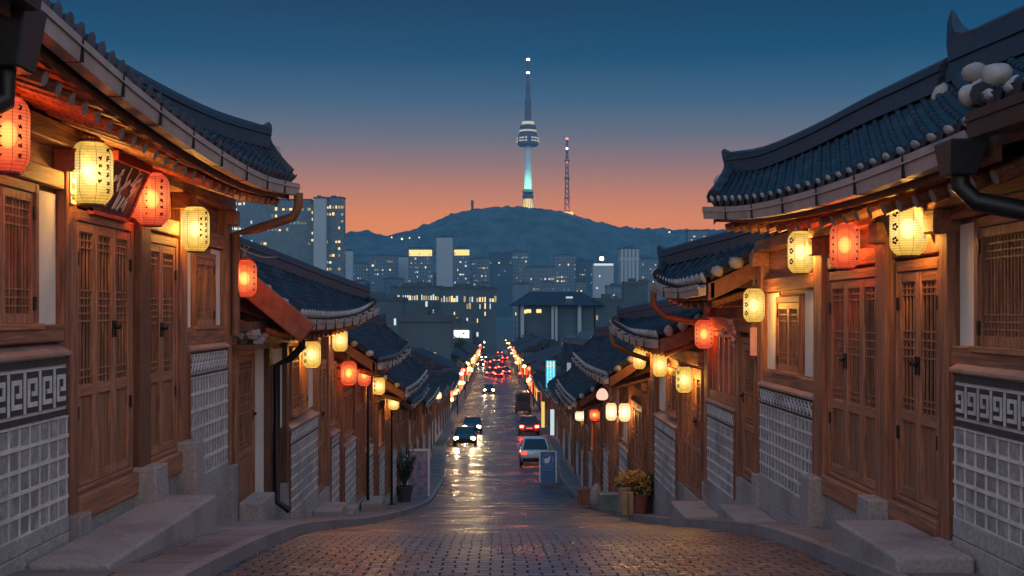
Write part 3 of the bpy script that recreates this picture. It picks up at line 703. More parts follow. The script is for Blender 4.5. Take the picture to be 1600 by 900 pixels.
hb = MB(); hb.hexa([(-2.98,6.6,1.42),(-2.74,6.6,1.42),(-2.74,6.86,1.42),(-2.98,6.86,1.42)], [(-3.05,6.56,1.80),(-2.68,6.56,1.80),(-2.68,6.9,1.80),(-3.05,6.9,1.80)]); hb.build('rain_hopper', M['black_metal'], L1, bevel=.01)
pipe(L1, [(-2.86,6.73,1.45), (-2.86,6.73,1.25), (-3.2,6.4,.95), (-3.66,6.1,.6), (-3.66,6.1,-.4)], .06, M['black_metal'])
pipe(L1, [(-2.72,15.85,1.66), (-2.72,15.88,1.48), (-2.80,15.9,1.33), (-3.3,15.95,1.18), (-3.62,16.0,1.10), (-3.62,16.0,-.3)], .065, M['gutter_brown'])
for d in (10.0, 12.0, 13.6, 15.9):      # bracket ends of the cross beams
    mb = MB(); mb.sbox(-1, W, 0, .24, d-.13, d+.13, 1.22, 1.42); mb.build('bracket_end', M['wood_light'], L1, bevel=.015)

# ---- nearest house on the right
R1 = house(1, W, 2.5, 16.2, 'large timber house with pale capped tile ends and square spiral frieze nearest on the right', 1.05)
E = [(3.16,7.4,1.28), (3.13,9.3,1.25), (3.12,11.3,1.28), (3.04,13.4,1.36), (2.87,15.2,1.51)]; R = [(4.18,10.6,2.10), (4.08,12.5,2.11), (3.95,14.2,2.07), (3.68,15.7,2.02), (3.36,16.5,2.05)]
tiled_roof(R1, 1, E, R, 7.4, 1.0, space=.31, near_gable=False, sag=.04, ridge_h=.22, cap_r=.125, rad=.085)
soffit(R1, 1, E, W); rafters(R1, 1, E, W, -.06, 22, dz=-.38)
E0 = [(3.1,2.2,1.36), (3.1,5,1.33), (3.1,7.25,1.36)]; R0 = [(4.2,2.2,2.04), (4.2,7.5,2.03), (4.22,10.5,2.16)]
roof0, Ee, Rr = tiled_roof(R1, 1, E0, R0, 7.4, 1.0, space=.31, near_gable=False, far_gable=False, sag=.04, ridge_h=.34, orn_h=1.9, mat_gut=M['black_metal'], cap_r=.10); soffit(R1, 1, E0, W)
vb = MB(); vb.tube([Vector(Ee[-1]*(1-s)+Rr[-1]*s)+Vector((0,.02,.02-.04*math.sin(math.pi*s))) for s in np.linspace(.1, .93, 8)], .08, 8); vb.build('verge_tile', M['tile'], roof0)
for (px, py, d, r) in ((1524,114,8.0,.08), (1558,118,7.7,.095), (1590,134,7.4,.07), (1518,150,7.8,.08), (1534,136,7.8,.06), (1545,150,7.6,.05)):
    p = at(px, py, d); mb = MB(); mb.blob(p, r*1.1, r, r*.95, px, n=20, rough=.10); mb.build('mortar_plug', M['pale_end'], roof0, smooth=True)
do_facade(R1, 1, W, [
 ('wainscot', 3.2, 9.22, -.47, -1.63, dict(style='meander', cols=31, rows=5)),
 ('window', 6.9, 8.95, -.25, .74), ('plaster', 8.98, 9.36, -.28, .72), ('plaster', 5.5, 6.88, -.28, .72), ('beam', 2.6, 9.38, -.44, -.26), ('beam', 2.6, 9.38, .76, .92), ('post', 9.39, 9.58, -1.9, 1.0),
 ('door', 9.6, 10.75, -1.72, .48, 2), ('post', 10.77, 11.07, -1.9, 1.0, dict(v=.16)), ('door', 11.09, 12.92, -1.80, .46, 3, dict(handle_at=2)), ('post', 12.94, 13.3, -2.1, 1.0, dict(v=.14)),
 ('wainscot', 13.32, 16.0, -1.0, -2.22, dict(cols=16, rows=6)), ('window', 14.1, 15.3, -.74, .22), ('plaster', 13.32, 14.06, -.76, .28), ('plaster', 15.34, 16.0, -.76, .28),
 ('beam', 13.31, 16.0, -.97, -.77), ('beam', 13.31, 16.0, .30, .48), ('post', 16.0, 16.25, -2.4, 1.0),
 ('beam', 9.59, 10.76, .51, .68), ('beam', 11.08, 12.93, .49, .66), ('beam', 2.6, 16.2, .86, 1.02, dict(v=.17)),
 ('beam', 9.59, 10.76, -1.95, -1.725, dict(v=.15, mat=M['wood_light'])), ('beam', 11.08, 12.93, -2.02, -1.805, dict(v=.15, mat=M['wood_light'])),
 ('plinth', 9.3, 13.3, -1.96, .10), ('basestone', 10.74, 11.1, -1.74, .32), ('basestone', 12.95, 13.3, -1.85, .28), ('basestone', 9.3, 9.55, -1.85, .24), ('plinth', 15.98, 16.25, -2.25, .2)])
hb = MB(); hb.hexa([(2.82,7.14,.86),(2.98,7.14,.86),(2.98,7.32,.86),(2.82,7.32,.86)], [(2.80,7.08,1.08),(3.04,7.08,1.08),(3.04,7.38,1.08),(2.80,7.38,1.08)]); hb.build('rain_hopper', M['black_metal'], R1, bevel=.01)
pipe(R1, [(2.91,7.24,.95), (2.92,7.24,.80), (3.0,7.2,.70), (3.35,7.0,.60), (3.66,6.8,.52), (3.66,6.8,-.6)], .062, M['black_metal'])
for d in (9.5, 10.9, 13.1, 16.1):
    mb = MB(); mb.sbox(1, W, 0, .24, d-.13, d+.13, .66, .86); mb.build('bracket_end', M['wood_light'], R1, bevel=.015)
for d in (11.6, 12.3):
    mb = MB(); mb.sbox(1, W, 0, .012, d-.05, d+.05, .70, .84); mb.build('vent_slot', M['iron'], R1)

# ---- second house on the left
L2 = house(-1, W, 16.5, 27.0, 'lower timber house with red brown gable beam just past the large left house', -.25)
E = [(2.95,17.0,.02), (2.94,20,.0), (2.92,23.5,.06), (2.83,26.4,.24)]; R = [(4.2,17.0,.99), (3.95,20.5,.84), (3.6,24,.62), (3.05,27,.36)]
tiled_roof(L2, -1, E, R, 7.2, -.2, space=.3, sag=.05, ridge_h=.25); soffit(L2, -1, E, W); rafters(L2, -1, E, W, -.1, 20, dz=-.38)
rb = MB(); a, b = Vector((-4.15,16.86,.86)), Vector((-2.75,16.86,-.30))
rb.bar(a, b, .10, .34, up=(0,0,1)); rb.build('rake_beam', M['red_beam'], L2, bevel=.015)
do_facade(L2, -1, W, [
 ('post', 16.3, 16.5, -2.9, -.3), ('door', 16.55, 17.75, -2.95, -.52, 1, dict(fine=.7)), ('plaster', 17.8, 18.7, -3.0, -.5), ('post', 18.72, 19.0, -3.2, -.3, dict(mat=M['wood_dark'])),
 ('plaster', 19.0, 20.3, -2.0, -.6), ('post', 20.3, 20.5, -3.3, -.3, dict(mat=M['wood_dark'])), ('wainscot', 20.55, 23.7, -2.08, -3.55, dict(cols=15, rows=6, fine=True)), ('window', 21.0, 22.8, -1.85, -.62, dict(fine=.7)),
 ('plaster', 20.55, 20.95, -1.9, -.6), ('plaster', 22.85, 23.7, -1.9, -.6), ('post', 23.75, 24.0, -3.9, -.3), ('door', 24.05, 25.3, -3.75, -1.0, 2, dict(fine=.6)), ('post', 25.35, 25.6, -4.2, -.3),
 ('wainscot', 25.65, 26.9, -2.75, -4.2, dict(cols=7, rows=6, fine=False)), ('window', 25.75, 26.8, -2.5, -1.1, dict(fine=.5)), ('beam', 16.5, 27.0, -.5, -.3, dict(v=.15)), ('plinth', 16.5, 20.5, -2.98, .12), ('plinth', 23.7, 25.7, -3.8, .12)])
pipe(L2, [(-3.2,19.0,-.35), (-3.2,19.0,-.55), (-3.4,19.0,-.75), (-3.62,19.0,-.85), (-3.62,19.0,-3.1), (-3.4,19.0,-3.25)], .06, M['black_metal'])
# the stone-topped side wall between the two houses
sw = empty('side_wall', (-3.75, 16.3, g(16.3)), 'rough rubble topped gate wall between the first two left houses', 'wall')
mb = MB(); mb.box(-3.62, -3.30, 16.2, 17.2, g(16.5)-.3, g(16.5)+.42); mb.build('stone_base', M['granite'], sw, bevel=.01)
mb = MB()
for k in range(16): mb.blob((-3.55+random.uniform(-.14,.14), 16.28+k*.065, -.36+random.uniform(-.07,.08)), .11, .09, .075, k, rough=.25)
mb.build('rubble_coping', M['pale_end'], sw)
mb = MB(); mb.box(-3.70, -3.40, 16.22, 17.3, -.52, -.44); mb.box(-3.66, -3.44, 16.25, 17.28, -.25, -.12); mb.build('coping_board', M['wood_dark'], sw)

# ---- second and third houses on the right
R2 = house(1, W, 16.45, 20.6, 'small timber house with pink lit window between the big right house and the next', .2)
E = [(3.02,16.4,.52), (2.99,18.0,.50), (2.94,19.2,.54), (2.85,20.3,.66)]; R = [(4.15,16.4,1.16), (3.95,18.5,1.10), (3.6,20.2,1.03), (3.1,21.3,.90)]
tiled_roof(R2, 1, E, R, 7.2, .3, space=.29, sag=.05, ridge_h=.25); soffit(R2, 1, E, W); rafters(R2, 1, E, W, -.1, 9, dz=-.38)
M['pink_pane'] = emitter('pink_window_glow', (1,.28,.20), .16)
do_facade(R2, 1, W, [
 ('door', 16.5, 17.45, -2.45, -.35, 1, dict(fine=.7)), ('post', 17.5, 17.72, -2.7, .3), ('wainscot', 17.75, 20.0, -1.52, -2.86, dict(cols=13, rows=6)), ('window', 17.9, 19.8, -1.42, -.30, dict(leaves=4, lit=M['pink_pane'])),
 ('beam', 17.74, 20.0, -1.50, -1.30, dict(mat=M['wood_light'])), ('post', 20.05, 20.4, -3.2, .3), ('beam', 16.45, 20.5, -.28, -.05, dict(v=.15)), ('beam', 16.45, 20.5, .10, .25, dict(v=.17)), ('plinth', 16.45, 17.75, -2.48, .12), ('plinth', 20.0, 20.6, -3.0, .12)])
pipe(R2, [(2.75,20.1,.40), (2.75,20.15,.15), (2.95,20.2,-.05), (3.5,20.3,-.15), (3.64,20.35,-.2)], .06, M['gutter_brown'])
R3 = house(1, W, 20.8, 28.4, 'timber house with row of glowing lattice doors below the pink windowed house', -.65)
E = [(3.02,21.2,-.38), (3.0,23.5,-.38), (2.96,25.5,-.34), (2.83,27.4,-.18)]; R = [(4.15,21.1,.16), (3.95,24,.08), (3.6,26.6,-.02), (3.1,28.6,-.16)]
tiled_roof(R3, 1, E, R, 7.2, -.5, space=.3, sag=.05, ridge_h=.25); soffit(R3, 1, E, W); rafters(R3, 1, E, W, -.1, 12, dz=-.38)
do_facade(R3, 1, W, [
 ('door', 20.85, 23.1, -3.38, -1.02, 4, dict(fine=.6)), ('post', 23.15, 23.4, -3.8, -.6), ('wainscot', 23.5, 26.6, -2.36, -3.76, dict(cols=14, rows=6, fine=True)), ('window', 23.7, 25.2, -2.12, -1.15, dict(fine=.55)), ('plaster', 25.25, 26.6, -2.2, -1.1),
 ('post', 26.65, 26.9, -4.5, -.6, dict(mat=M['wood_dark'])), ('door', 26.95, 28.2, -4.3, -1.6, 2, dict(fine=.5)), ('beam', 20.8, 28.4, -.95, -.7, dict(v=.15)), ('plinth', 20.8, 23.5, -3.4, .12), ('plinth', 26.6, 28.4, -4.35, .12)])
pipe(R3, [(2.72,27.2,-.45), (2.75,27.2,-.7), (3.2,27.3,-.95), (3.64,27.4,-1.1)], .06, M['gutter_brown'])

# ---- the rest of the row, stepping down the hill
M['shop_warm'] = emitter('warm_shop_window', (1,.55,.22), .9)
M['shop_cool'] = emitter('cool_shop_window', (.65,.85,1.0), .7)
M['shop_amber'] = emitter('amber_shop_window', (1,.42,.12), 1.3)
def row_house(side, d0, d1, label, lit=0):
    W = 3.8 if d0 < 44 else (4.3 if d0 < 70 else 5.0)
    dm = (d0+d1)/2; gm = g(dm); ez = gm+4.35; far = d0 > 50
    h = house(side, W, d0, d1, label, ez-.2)
    up = .18
    E = [(W-.95, d0-.15, ez+.05), (W-.97, d0+(d1-d0)*.35, ez), (W-.97, d0+(d1-d0)*.65, ez), (W-1.05, d1, ez+up)]
    R = [(W+.5, d0-.15, ez+1.12), (W+.4, d0+(d1-d0)*.35, ez+1.0), (W+.3, d0+(d1-d0)*.7, ez+.98), (W-.3, d1+.3, ez+.78)]
    tiled_roof(h, side, E, R, W+3.4, ez-.2, space=.32 if not far else .42, sag=.06, fine=not far, caps=d0 < 60, orn=(True, True), verge_caps=d0 < 60, ridge_h=.25, mat_cap=M['blue_end'] if int(d0) % 3 == 0 else None)
    soffit(h, side, E, W)
    if not far: rafters(h, side, E, W, -.1, int((d1-d0)/.45), dz=-.38)
    beam(h, side, W, d0, d1, ez-.42, ez-.2, v=.14)
    d = d0+.05; k = 0; rnd = random.Random(int(d0*10)+(1 if side > 0 else 0)); fine = .45 if d0 < 45 else .3
    post(h, side, W, d, d+.2, g(d)-.1, ez-.2, bev=0); d += .22
    while d < d1-1.0:
        w = min(rnd.choice([1.9, 2.3, 2.6]), d1-.25-d); gb = g(d+w/2)
        if k % 2 == (0 if side < 0 else 1):
            wainscot(h, side, W, d+.05, d+w-.05, gb+1.85, gb+.45, g(d), g(d+w), v=.14, cols=max(6, int(w/.2)), rows=6, fine=d0 < 40)
            if lit and k % 4 == (0 if side < 0 else 1): window(h, side, W, d+.35, d+w-.35, gb+2.1, gb+3.2, leaves=3, lit=M[('shop_warm','shop_amber','shop_cool')[(lit-1+k) % 3]])
            else:
                window(h, side, W, d+.3, d+w-.3, gb+2.1, gb+3.2, fine=fine)
        else:
            doorway(h, side, W, d+.02, d+w-.02, gb+.4, gb+3.0, 2 if w < 2.2 else 3, fine=fine)
            slab(h, side, W, d, d+w, min(g(d), g(d+w))-.2, gb+.38, .12, M['granite'], 'plinth')
        d += w; post(h, side, W, d, d+.2, g(d)-.1, ez-.2, bev=0); d += .22; k += 1
    return h
ROW_L = [(27.6,35.2,'timber house with twin red lanterns at its front on the left',0), (35.8,44.3,'fourth timber house down the left side, behind the potted shrub',1), (45.2,54,'timber house behind the framed poster board on the left',2),
         (55,64,'sixth tiled house down the left side, pale posts and an orange lamp',3), (65,76,'seventh tiled house down the left side, beside the nearest oncoming car',1), (77,90,'eighth tiled house down the left side, beside the second oncoming car',2),
         (91,106,'ninth tiled house down the left side of the street',1), (107,124,'tenth and lowest tiled house down the left side of the street',2)]
ROW_R = [(29,39.6,'timber house behind the tubs of yellow flowers on the right',2), (40.6,50,'fifth timber house down the right side, with the two orange lanterns',1), (51,60.5,'sixth tiled house down the right side, behind the blue sandwich board',3),
         (61.5,72,'seventh tiled house down the right side, beside the parked silver car',2), (73,86,'eighth tiled house down the right side, carrying the cyan sign',1), (87.5,104,'ninth tiled house down the right side, beside the braking red lit car',2), (105.5,124,'tenth and lowest tiled house down the right side of the street',1)]
for a in ROW_L: row_house(-1, *a)
for a in ROW_R: row_house(1, *a)

def cross_house(cx, cy, hw, ln, zbase, wall_h, rise, label, fine=False, emblem=None, cat='house', group='tiled houses with their roofs turned to the street'):
    """a tiled house whose ridge runs across the view"""
    root = empty('tiled_house', (0,0,0), label, cat, group)
    ez = wall_h
    b = MB(); b.box(-hw+.8, hw-.8, -ln/2+.6, ln/2-.6, -.8, ez+.2); b.build('wall', M['wood_dark'], root)
    E = [(-hw, -ln/2, ez+.25), (-hw, -ln/4, ez), (-hw, ln/4, ez), (-hw, ln/2, ez+.25)]
    Rr = [(0, -ln/2+.4, ez+rise+.2), (0, -ln/4, ez+rise), (0, ln/4, ez+rise), (0, ln/2-.4, ez+rise+.2)]
    tiled_roof(root, 1, E, Rr, hw, ez, space=.42 if ln < 20 else .9, sag=.10*rise, fine=False, gutter=False, caps=ln < 20, orn=(True, True), rad=.1 if ln < 20 else .2, ridge_h=.36 if ln < 20 else .8, ridge_w=.3 if ln < 20 else .7)
    root.location = (cx, cy, zbase); root.rotation_euler = (0, 0, math.radians(90))
    return root
cross_house(9.3, 58, 3.4, 8.5, g(58), 4.6, 2.6, 'dark tiled house seen over the right row, roof slope turned to the street')
cross_house(-9.2, 33, 2.6, 6, g(33)+.4, 4.2, 1.7, 'tiled roof end rising behind the second left house')
cross_house(-11, 62, 3.6, 10, g(62)+.5, 4.3, 2.3, 'broad dark roof behind the left row, past the hanging lanterns')
cross_house(11, 92, 4, 12, g(92)+.5, 4.8, 2.6, 'lower dark roof behind the right row, above the cyan sign')
# ------------------------------------------------------------------ distance: hill, masts, city
def hill():
    prof = [(-500,392),(0,386),(300,378),(400,374),(480,370),(537,368),(575,362),(605,371),(640,364),(670,353),(700,340),(740,329),(780,326),(830,326),(880,333),(920,346),(960,356),(1000,359),(1050,361),(1100,360),(1160,364),(1300,374),(1600,384),(2100,395)]
    d0 = 1750; X = [(p[0]-CX)*d0/F for p in prof]; H = [(CY-p[1])*d0/F+14 for p in prof]
    xs = np.arange(-1200, 1250, 7.0); us = np.concatenate([np.linspace(-900, -120, 27), np.linspace(-105, 90, 28), np.linspace(120, 600, 8)])
    vs = []; fs = []
    for u in us:
        k = math.exp(-(u/360)**2) if u < 0 else math.exp(-(u/420)**2)
        if u < -600: k *= max(0, (u+900)/300)
        for x in xs:
            h = float(np.interp(x, X, H))*k*(1+.10*mnoise.noise(Vector((x*.004, u*.006, 2)))*(1-k))
            t = mnoise.noise(Vector((x*.07, u*.09, 0)))*4.5+mnoise.noise(Vector((x*.2, u*.2, 5)))*4.0
            vs.append((x, d0+u, -14.6+h+t*min(1, h/30)))
    n = len(xs)
    for i in range(len(us)-1):
        for k in range(n-1): fs.append((i*n+k, i*n+k+1, (i+1)*n+k+1, (i+1)*n+k))
    mb = MB(); mb.add(vs, fs); o = mb.build('hill', M['hill_wood'], smooth=False); tag(o, 'long wooded hill on the skyline below the tower', kind='structure')
hill()
M['mast'] = material('dark_mast_steel', (.05,.06,.08), .6, .2, .3)
M['concrete'] = material('pale_tower_concrete', (.42,.45,.46), .8, .1, .1)
M['lamp_white'] = emitter('white_beacon', (1,.85,.7), 9)
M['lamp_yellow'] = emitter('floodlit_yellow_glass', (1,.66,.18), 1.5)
M['lamp_red'] = emitter('red_beacon', (1,.15,.08), 4)
M['deck_light'] = emitter('observation_deck_light', (.9,.75,.5), .8)
def tall_tower():
    d = 1720; bx, by = (825-CX)*d/F, d; s = d/F; zb = (CY-328)*s
    root = empty('communications_tower', (bx, by, zb), 'tall slim tower with round observation pod and long antenna on the hilltop', 'tower')
    def L(name, prof, mat, par=root, n=20):
        mb = MB(); mb.lathe((bx, by, 0), [(r*s, (CY-y)*s) for r, y in prof], n); return mb.build(name, mat, par)
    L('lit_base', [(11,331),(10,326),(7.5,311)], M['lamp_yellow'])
    bm_ = MB()
    for k in range(16):
        a = k*math.pi/8; bm_.bar((bx+11.2*s*math.cos(a), by+11.2*s*math.sin(a), (CY-331)*s), (bx+7.9*s*math.cos(a), by+7.9*s*math.sin(a), (CY-311)*s), .9, .9)
    bm_.build('base_rib', M['concrete'], root)
    L('base_deck', [(8,311),(8.6,309),(8.6,304),(6.5,303),(9,301),(9,298),(6,296)], M['mast'])
    L('shaft', [(5.8,297),(5.2,260),(5.2,228)], M['concrete'])
    pod = L('observation_pod', [(5.3,229),(14,228.5),(16.8,226),(16.2,219),(14.6,211),(13,206.6),(13,205.6),(11,205),(12.6,203),(12.8,197),(9,196),(8,192)], M['mast'])
    L('deck_window', [(13.4,206.4),(13.2,203.8)], M['deck_light'], pod)
    lw = MB()
    for k in range(20):
        if k % 4 == 3: continue
        a = k*math.pi/10+.1
        for (r, y) in ((16.5, 221), (15.7, 216.5)):
            x, yy = bx+r*s*math.cos(a), by+r*s*math.sin(a); lw.box(x-1.5, x+1.5, yy-1.2, yy+1.2, (CY-y-1)*s, (CY-y+.8)*s)
    lw.build('pod_window', M['deck_light'], pod)
    L('upper_ring', [(8,196),(9.5,194),(9.5,190.5),(6,190)], M['deck_light'], pod)
    L('antenna_base', [(6,192),(4.9,185),(4.8,158),(5.3,157),(5.3,155.5),(3.4,155),(3.3,139),(4.4,138),(4.4,136.5),(2.7,136),(2.4,115)], M['mast'])
    L('antenna', [(2.3,116),(2.0,97),(1.5,95),(1.3,82),(.5,80),(.35,74)], M['mast'])
    for y in (93, 114): L('beacon', [(0.3,y+2.2),(2.6,y+1.2),(2.6,y-1.2),(.3,y-2.2)], M['lamp_white'])
    # coloured floodlights at the foot of the shaft
    for k in range(3):
        a = -math.pi/2+(k-1)*1.0; 
        for (col, e, rad, zz, tz) in (((.3,1,.55), 5e4, 26, 300, 285), ((.12,.6,.75), 4.2e4, 46, 296, 262)):
            ld = bpy.data.lights.new('tower_floodlight', 'SPOT'); ld.energy = e; ld.color = col; ld.spot_size = math.radians(70); ld.spot_blend = .8; ld.shadow_soft_size = 1
            lo = bpy.data.objects.new('tower_floodlight', ld); COL.objects.link(lo); p = Vector((bx+rad*math.cos(a), by+rad*math.sin(a), (CY-zz)*s)); lo.location = p
            lo.rotation_euler = (Vector((bx, by, (CY-tz)*s))-p).to_track_quat('-Z', 'Y').to_euler()
tall_tower()
def lattice_mast(px, ytop, ybot, label, w0, lit=True):
    d = 1720; s = d/F; x = (px-CX)*d/F; zb, zt = (CY-ybot)*s, (CY-ytop)*s; H = zt-zb
    root = empty('lattice_mast', (x, d, zb), label, 'mast')
    mb = MB(); n = 14
    def w(t): return (w0*(1-t)+w0*.22*t)*s/2 if lit else w0*s/2
    for sx in (-1, 1):
        for sy in (-1, 1):
            for k in range(n):
                t0, t1 = k/n, (k+1)/n
                mb.bar((x+sx*w(t0), d+sy*w(t0), zb+H*t0), (x+sx*w(t1), d+sy*w(t1), zb+H*t1), .9)
    for k in range(n):
        t0, t1 = k/n, (k+1)/n
        for sy in (-1, 1):
            mb.bar((x-w(t0), d+sy*w(t0), zb+H*t0), (x+w(t1), d+sy*w(t1), zb+H*t1), .6); mb.bar((x+w(t0), d+sy*w(t0), zb+H*t0), (x-w(t1), d+sy*w(t1), zb+H*t1), .6)
        for sx in (-1, 1):
            mb.bar((x+sx*w(t0), d-w(t0), zb+H*t0), (x+sx*w(t1), d+w(t1), zb+H*t1), .6)
    mb.build('frame', M['mast'], root)
    if lit:
        for t in (.2, .46, .7):
            q = MB(); q.box(x-w0*.62*s, x+w0*.62*s, d-3, d+3, zb+H*t-.8, zb+H*t+.8); q.build('platform', M['mast'], root)
        for t, m in ((1.0, 'lamp_red'), (.87, 'lamp_white'), (.68, 'lamp_red')):
            q = MB(); q.blob((x, d, zb+H*t), 2.1, 2.1, 2.1, 1, rough=0); q.build('beacon', M[m], root, smooth=True)
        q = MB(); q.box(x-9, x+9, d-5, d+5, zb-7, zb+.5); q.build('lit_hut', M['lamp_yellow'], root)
        ld = bpy.data.lights.new('mast_floodlight', 'POINT'); ld.energy = 2.2e4; ld.color = (1,.15,.1); ld.shadow_soft_size = 1
        lo = bpy.data.objects.new('mast_floodlight', ld); COL.objects.link(lo); lo.location = (x+4, d-10, zb+6)
lattice_mast(886, 217, 332, 'shorter red and white lit lattice mast right of the tall tower', 7)
lattice_mast(738, 313, 330, 'short thin mast far left along the hilltop', 3.2, False)
M['hill_lamp'] = emitter('hillside_lamp_light', (1,.75,.45), 2.5)
hm = None
hz_ = [(612,372,1500),(628,375,1500),(640,373,1480),(775,340,1660),(786,340,1660),(797,341,1660),(753,341,1680),(826,353,1620),(834,352,1620),(826,365,1560),(840,364,1560),(766,371,1540),(770,372,1540),(776,372,1540),(876,341,1690),(860,333,1700),(942,364,1600),(990,359,1700),(1046,364,1650),(655,372,1450)]
for i, (px, py, d) in enumerate(hz_):
    p = at(px, py, d)
    if hm is None:
        mb = MB(); mb.blob((0,0,0), 1.0, 1.0, 1.0, 1, rough=0); hm = mb.build('hillside_lamp', M['hill_lamp']); o = hm
    else: o = hm.copy(); COL.objects.link(o)
    o.location = p; o.scale = (random.uniform(.7, 1.4),)*3
    tag(o, 'tiny warm lamp glowing among the trees of the hill', 'lamp', 'lamps scattered on the hillside')

def facade_material(name, wall, glass, w, h, gap=.28):
    m = bpy.data.materials.new(name); m.use_nodes = True; nt = m.node_tree; nt.nodes.clear()
    N = nt.nodes.new; L = nt.links.new
    out = N('ShaderNodeOutputMaterial'); p = N('ShaderNodeBsdfPrincipled'); L(p.outputs[0], out.inputs[0])
    tc = N('ShaderNodeTexCoord'); sep = N('ShaderNodeSeparateXYZ'); L(tc.outputs['Object'], sep.inputs[0])
    a = N('ShaderNodeMath'); L(sep.outputs[0], a.inputs[0]); L(sep.outputs[1], a.inputs[1]); cb = N('ShaderNodeCombineXYZ'); L(a.outputs[0], cb.inputs[0]); L(sep.outputs[2], cb.inputs[1])
    b = N('ShaderNodeTexBrick'); b.offset = 0; L(cb.outputs[0], b.inputs['Vector']); b.inputs['Scale'].default_value = 1
    b.inputs['Brick Width'].default_value = w; b.inputs['Row Height'].default_value = h; b.inputs['Mortar Size'].default_value = gap*min(w, h); b.inputs['Mortar Smooth'].default_value = 0
    b.inputs['Color1'].default_value = (*glass, 1); b.inputs['Color2'].default_value = (*tuple(c*1.7 for c in glass), 1); b.inputs['Mortar'].default_value = (*wall, 1)
    L(b.outputs['Color'], p.inputs['Base Color']); r = N('ShaderNodeMapRange'); L(b.outputs['Fac'], r.inputs['Value']); r.inputs['To Min'].default_value = .25; r.inputs['To Max'].default_value = .85; L(r.outputs[0], p.inputs['Roughness'])
    return m
M['f_glass'] = facade_material('blue_curtain_wall', (.06,.13,.16), (.025,.06,.08), 2.2, 3.6, .16)
M['f_grid'] = facade_material('grey_office_facade', (.085,.14,.17), (.025,.045,.06), 2.6, 3.4, .25)  # teal tint here and on the pale facades puts some haze into the colour
M['f_pale'] = facade_material('pale_ribbed_facade', (.26,.34,.37), (.05,.09,.11), 3.2, 30, .30)
M['f_plain'] = material('pale_blank_facade', (.24,.31,.35), .8, .08, .05)
M['f_dark'] = material('dark_low_block', (.038,.072,.092), .8, .3, .1)  # base lightened so the colour itself carries some of the valley haze
M['roof_flat'] = material('flat_roof_felt', (.035,.055,.07), .9, .3, .2)
M['win_warm'] = emitter('warm_office_light', (1,.66,.26), 1.5)
M['win_dim'] = emitter('dim_office_light', (1,.72,.38), .5)
M['win_faint'] = emitter('faint_office_light', (.9,.72,.5), .22)
M['win_teal'] = emitter('teal_office_light', (.3,.8,.85), .35)
M['win_white'] = emitter('cool_office_light', (.80,.92,1.0), .9)
M['win_gold'] = emitter('gold_floodlit_floor', (1,.62,.22), 1.6)
CG = 'office blocks of the distant city'
_wm = {}
def win_mesh(mat):
    if mat not in _wm:
        mb = MB(); mb.box(-.5, .5, -.15, .1, 0, 1); o = mb.build('lit_window', M[mat]); _wm[mat] = o.data; bpy.data.objects.remove(o)
    return _wm[mat]
def city_block(px0, px1, ytop, d, mat, label, depth=None, rows=0, cols=0, lit=.2, seed=1, bands=(), warm=('win_warm','win_dim','win_faint','win_faint','win_white','win_teal'), y0=None, cap=None, fh=3.5, group=CG, name='office_block', ww=.62, hh=.42):
    if d >= 430: d = min(d*1.5, 1130+d*.06); fh *= 1.2
    x0, x1 = (px0-CX)*d/F, (px1-CX)*d/F; zt = (CY-ytop)*d/F; zb = -14.4; depth = depth or (x1-x0)*.8
    root = empty(name, ((x0+x1)/2, d+depth/2, zb), label, 'building', group)
    mb = MB(); mb.box(x0, x1, d, d+depth, zb, zt); mb.build('facade', M[mat], root)
    rf = MB(); rf.box(x0-.2, x1+.2, d-.2, d+depth+.2, zt, zt+.9); w = x1-x0; rf.box(x0+w*.25, x0+w*.55, d+depth*.3, d+depth*.7, zt+.9, zt+2.0); rf.box(x0+w*.65, x0+w*.8, d+depth*.3, d+depth*.5, zt+.9, zt+1.5); rf.build('flat_roof', M['roof_flat'], root)
    rnd = random.Random(seed); made = 0
    def add(xc, z, sx, sz, m):
        o = bpy.data.objects.new('lit_window', win_mesh(m)); COL.objects.link(o); o.parent = root
        o.location = (xc-root.location.x, d-root.location.y, z-zb); o.scale = (sx, 1, sz)
    if rows:
        cw = (x1-x0)/cols; top = zt-2
        for r in range(rows):
            z = top-(r+1)*fh
            for c in range(cols):
                p = lit
                for (br, c0, c1, bp) in bands:
                    if br == r and c0 <= c/cols <= c1: p = bp
                if rnd.random() < p and made < 98 and z > zb+2:
                    add(x0+(c+.5)*cw, z, cw*ww*rnd.uniform(.6,1.45), fh*hh*rnd.uniform(.6,1.1), rnd.choice(warm)); made += 1
    if cap: add((x0+x1)/2, zt-cap[0]*d/F, (x1-x0)*.94, cap[0]*d/F*.8, cap[1])
    return root
city_block(352, 404, 306, 520, 'f_glass', 'glass office block glimpsed under the left eave', rows=12, cols=8, lit=.35, seed=3, warm=('win_white','win_warm','win_dim','win_white'), bands=((0,0,.5,1),))
city_block(394, 486, 313, 470, 'f_glass', 'wide glass tower with broken bands of lit floors', rows=22, cols=16, lit=.10, seed=5, warm=('win_warm','win_dim','win_faint','win_teal'), bands=((0,.45,1,.8),(2,.6,.95,.7),(3,.3,.6,.5),(7,.1,.4,.9),(9,.35,1,.8),(10,.4,.9,.7),(12,.5,1,.5)))
city_block(490, 509, 310, 466, 'f_plain', 'blank grey lift slab of the tall twin block', rows=0)
city_block(509, 537, 310, 470, 'f_glass', 'narrow glass tower at the right end of the lit twin block', rows=22, cols=6, lit=.22, seed=8, bands=((0,.0,1,.9),(1,0,.4,.9),(8,0,1,.7),(13,.3,1,.8)), warm=('win_warm','win_dim'))
city_block(486.2, 489.8, 318, 468, 'f_glass', 'slim strip of stair windows between slab and glass tower', rows=20, cols=1, lit=.8, seed=4, warm=('win_warm',), depth=8)
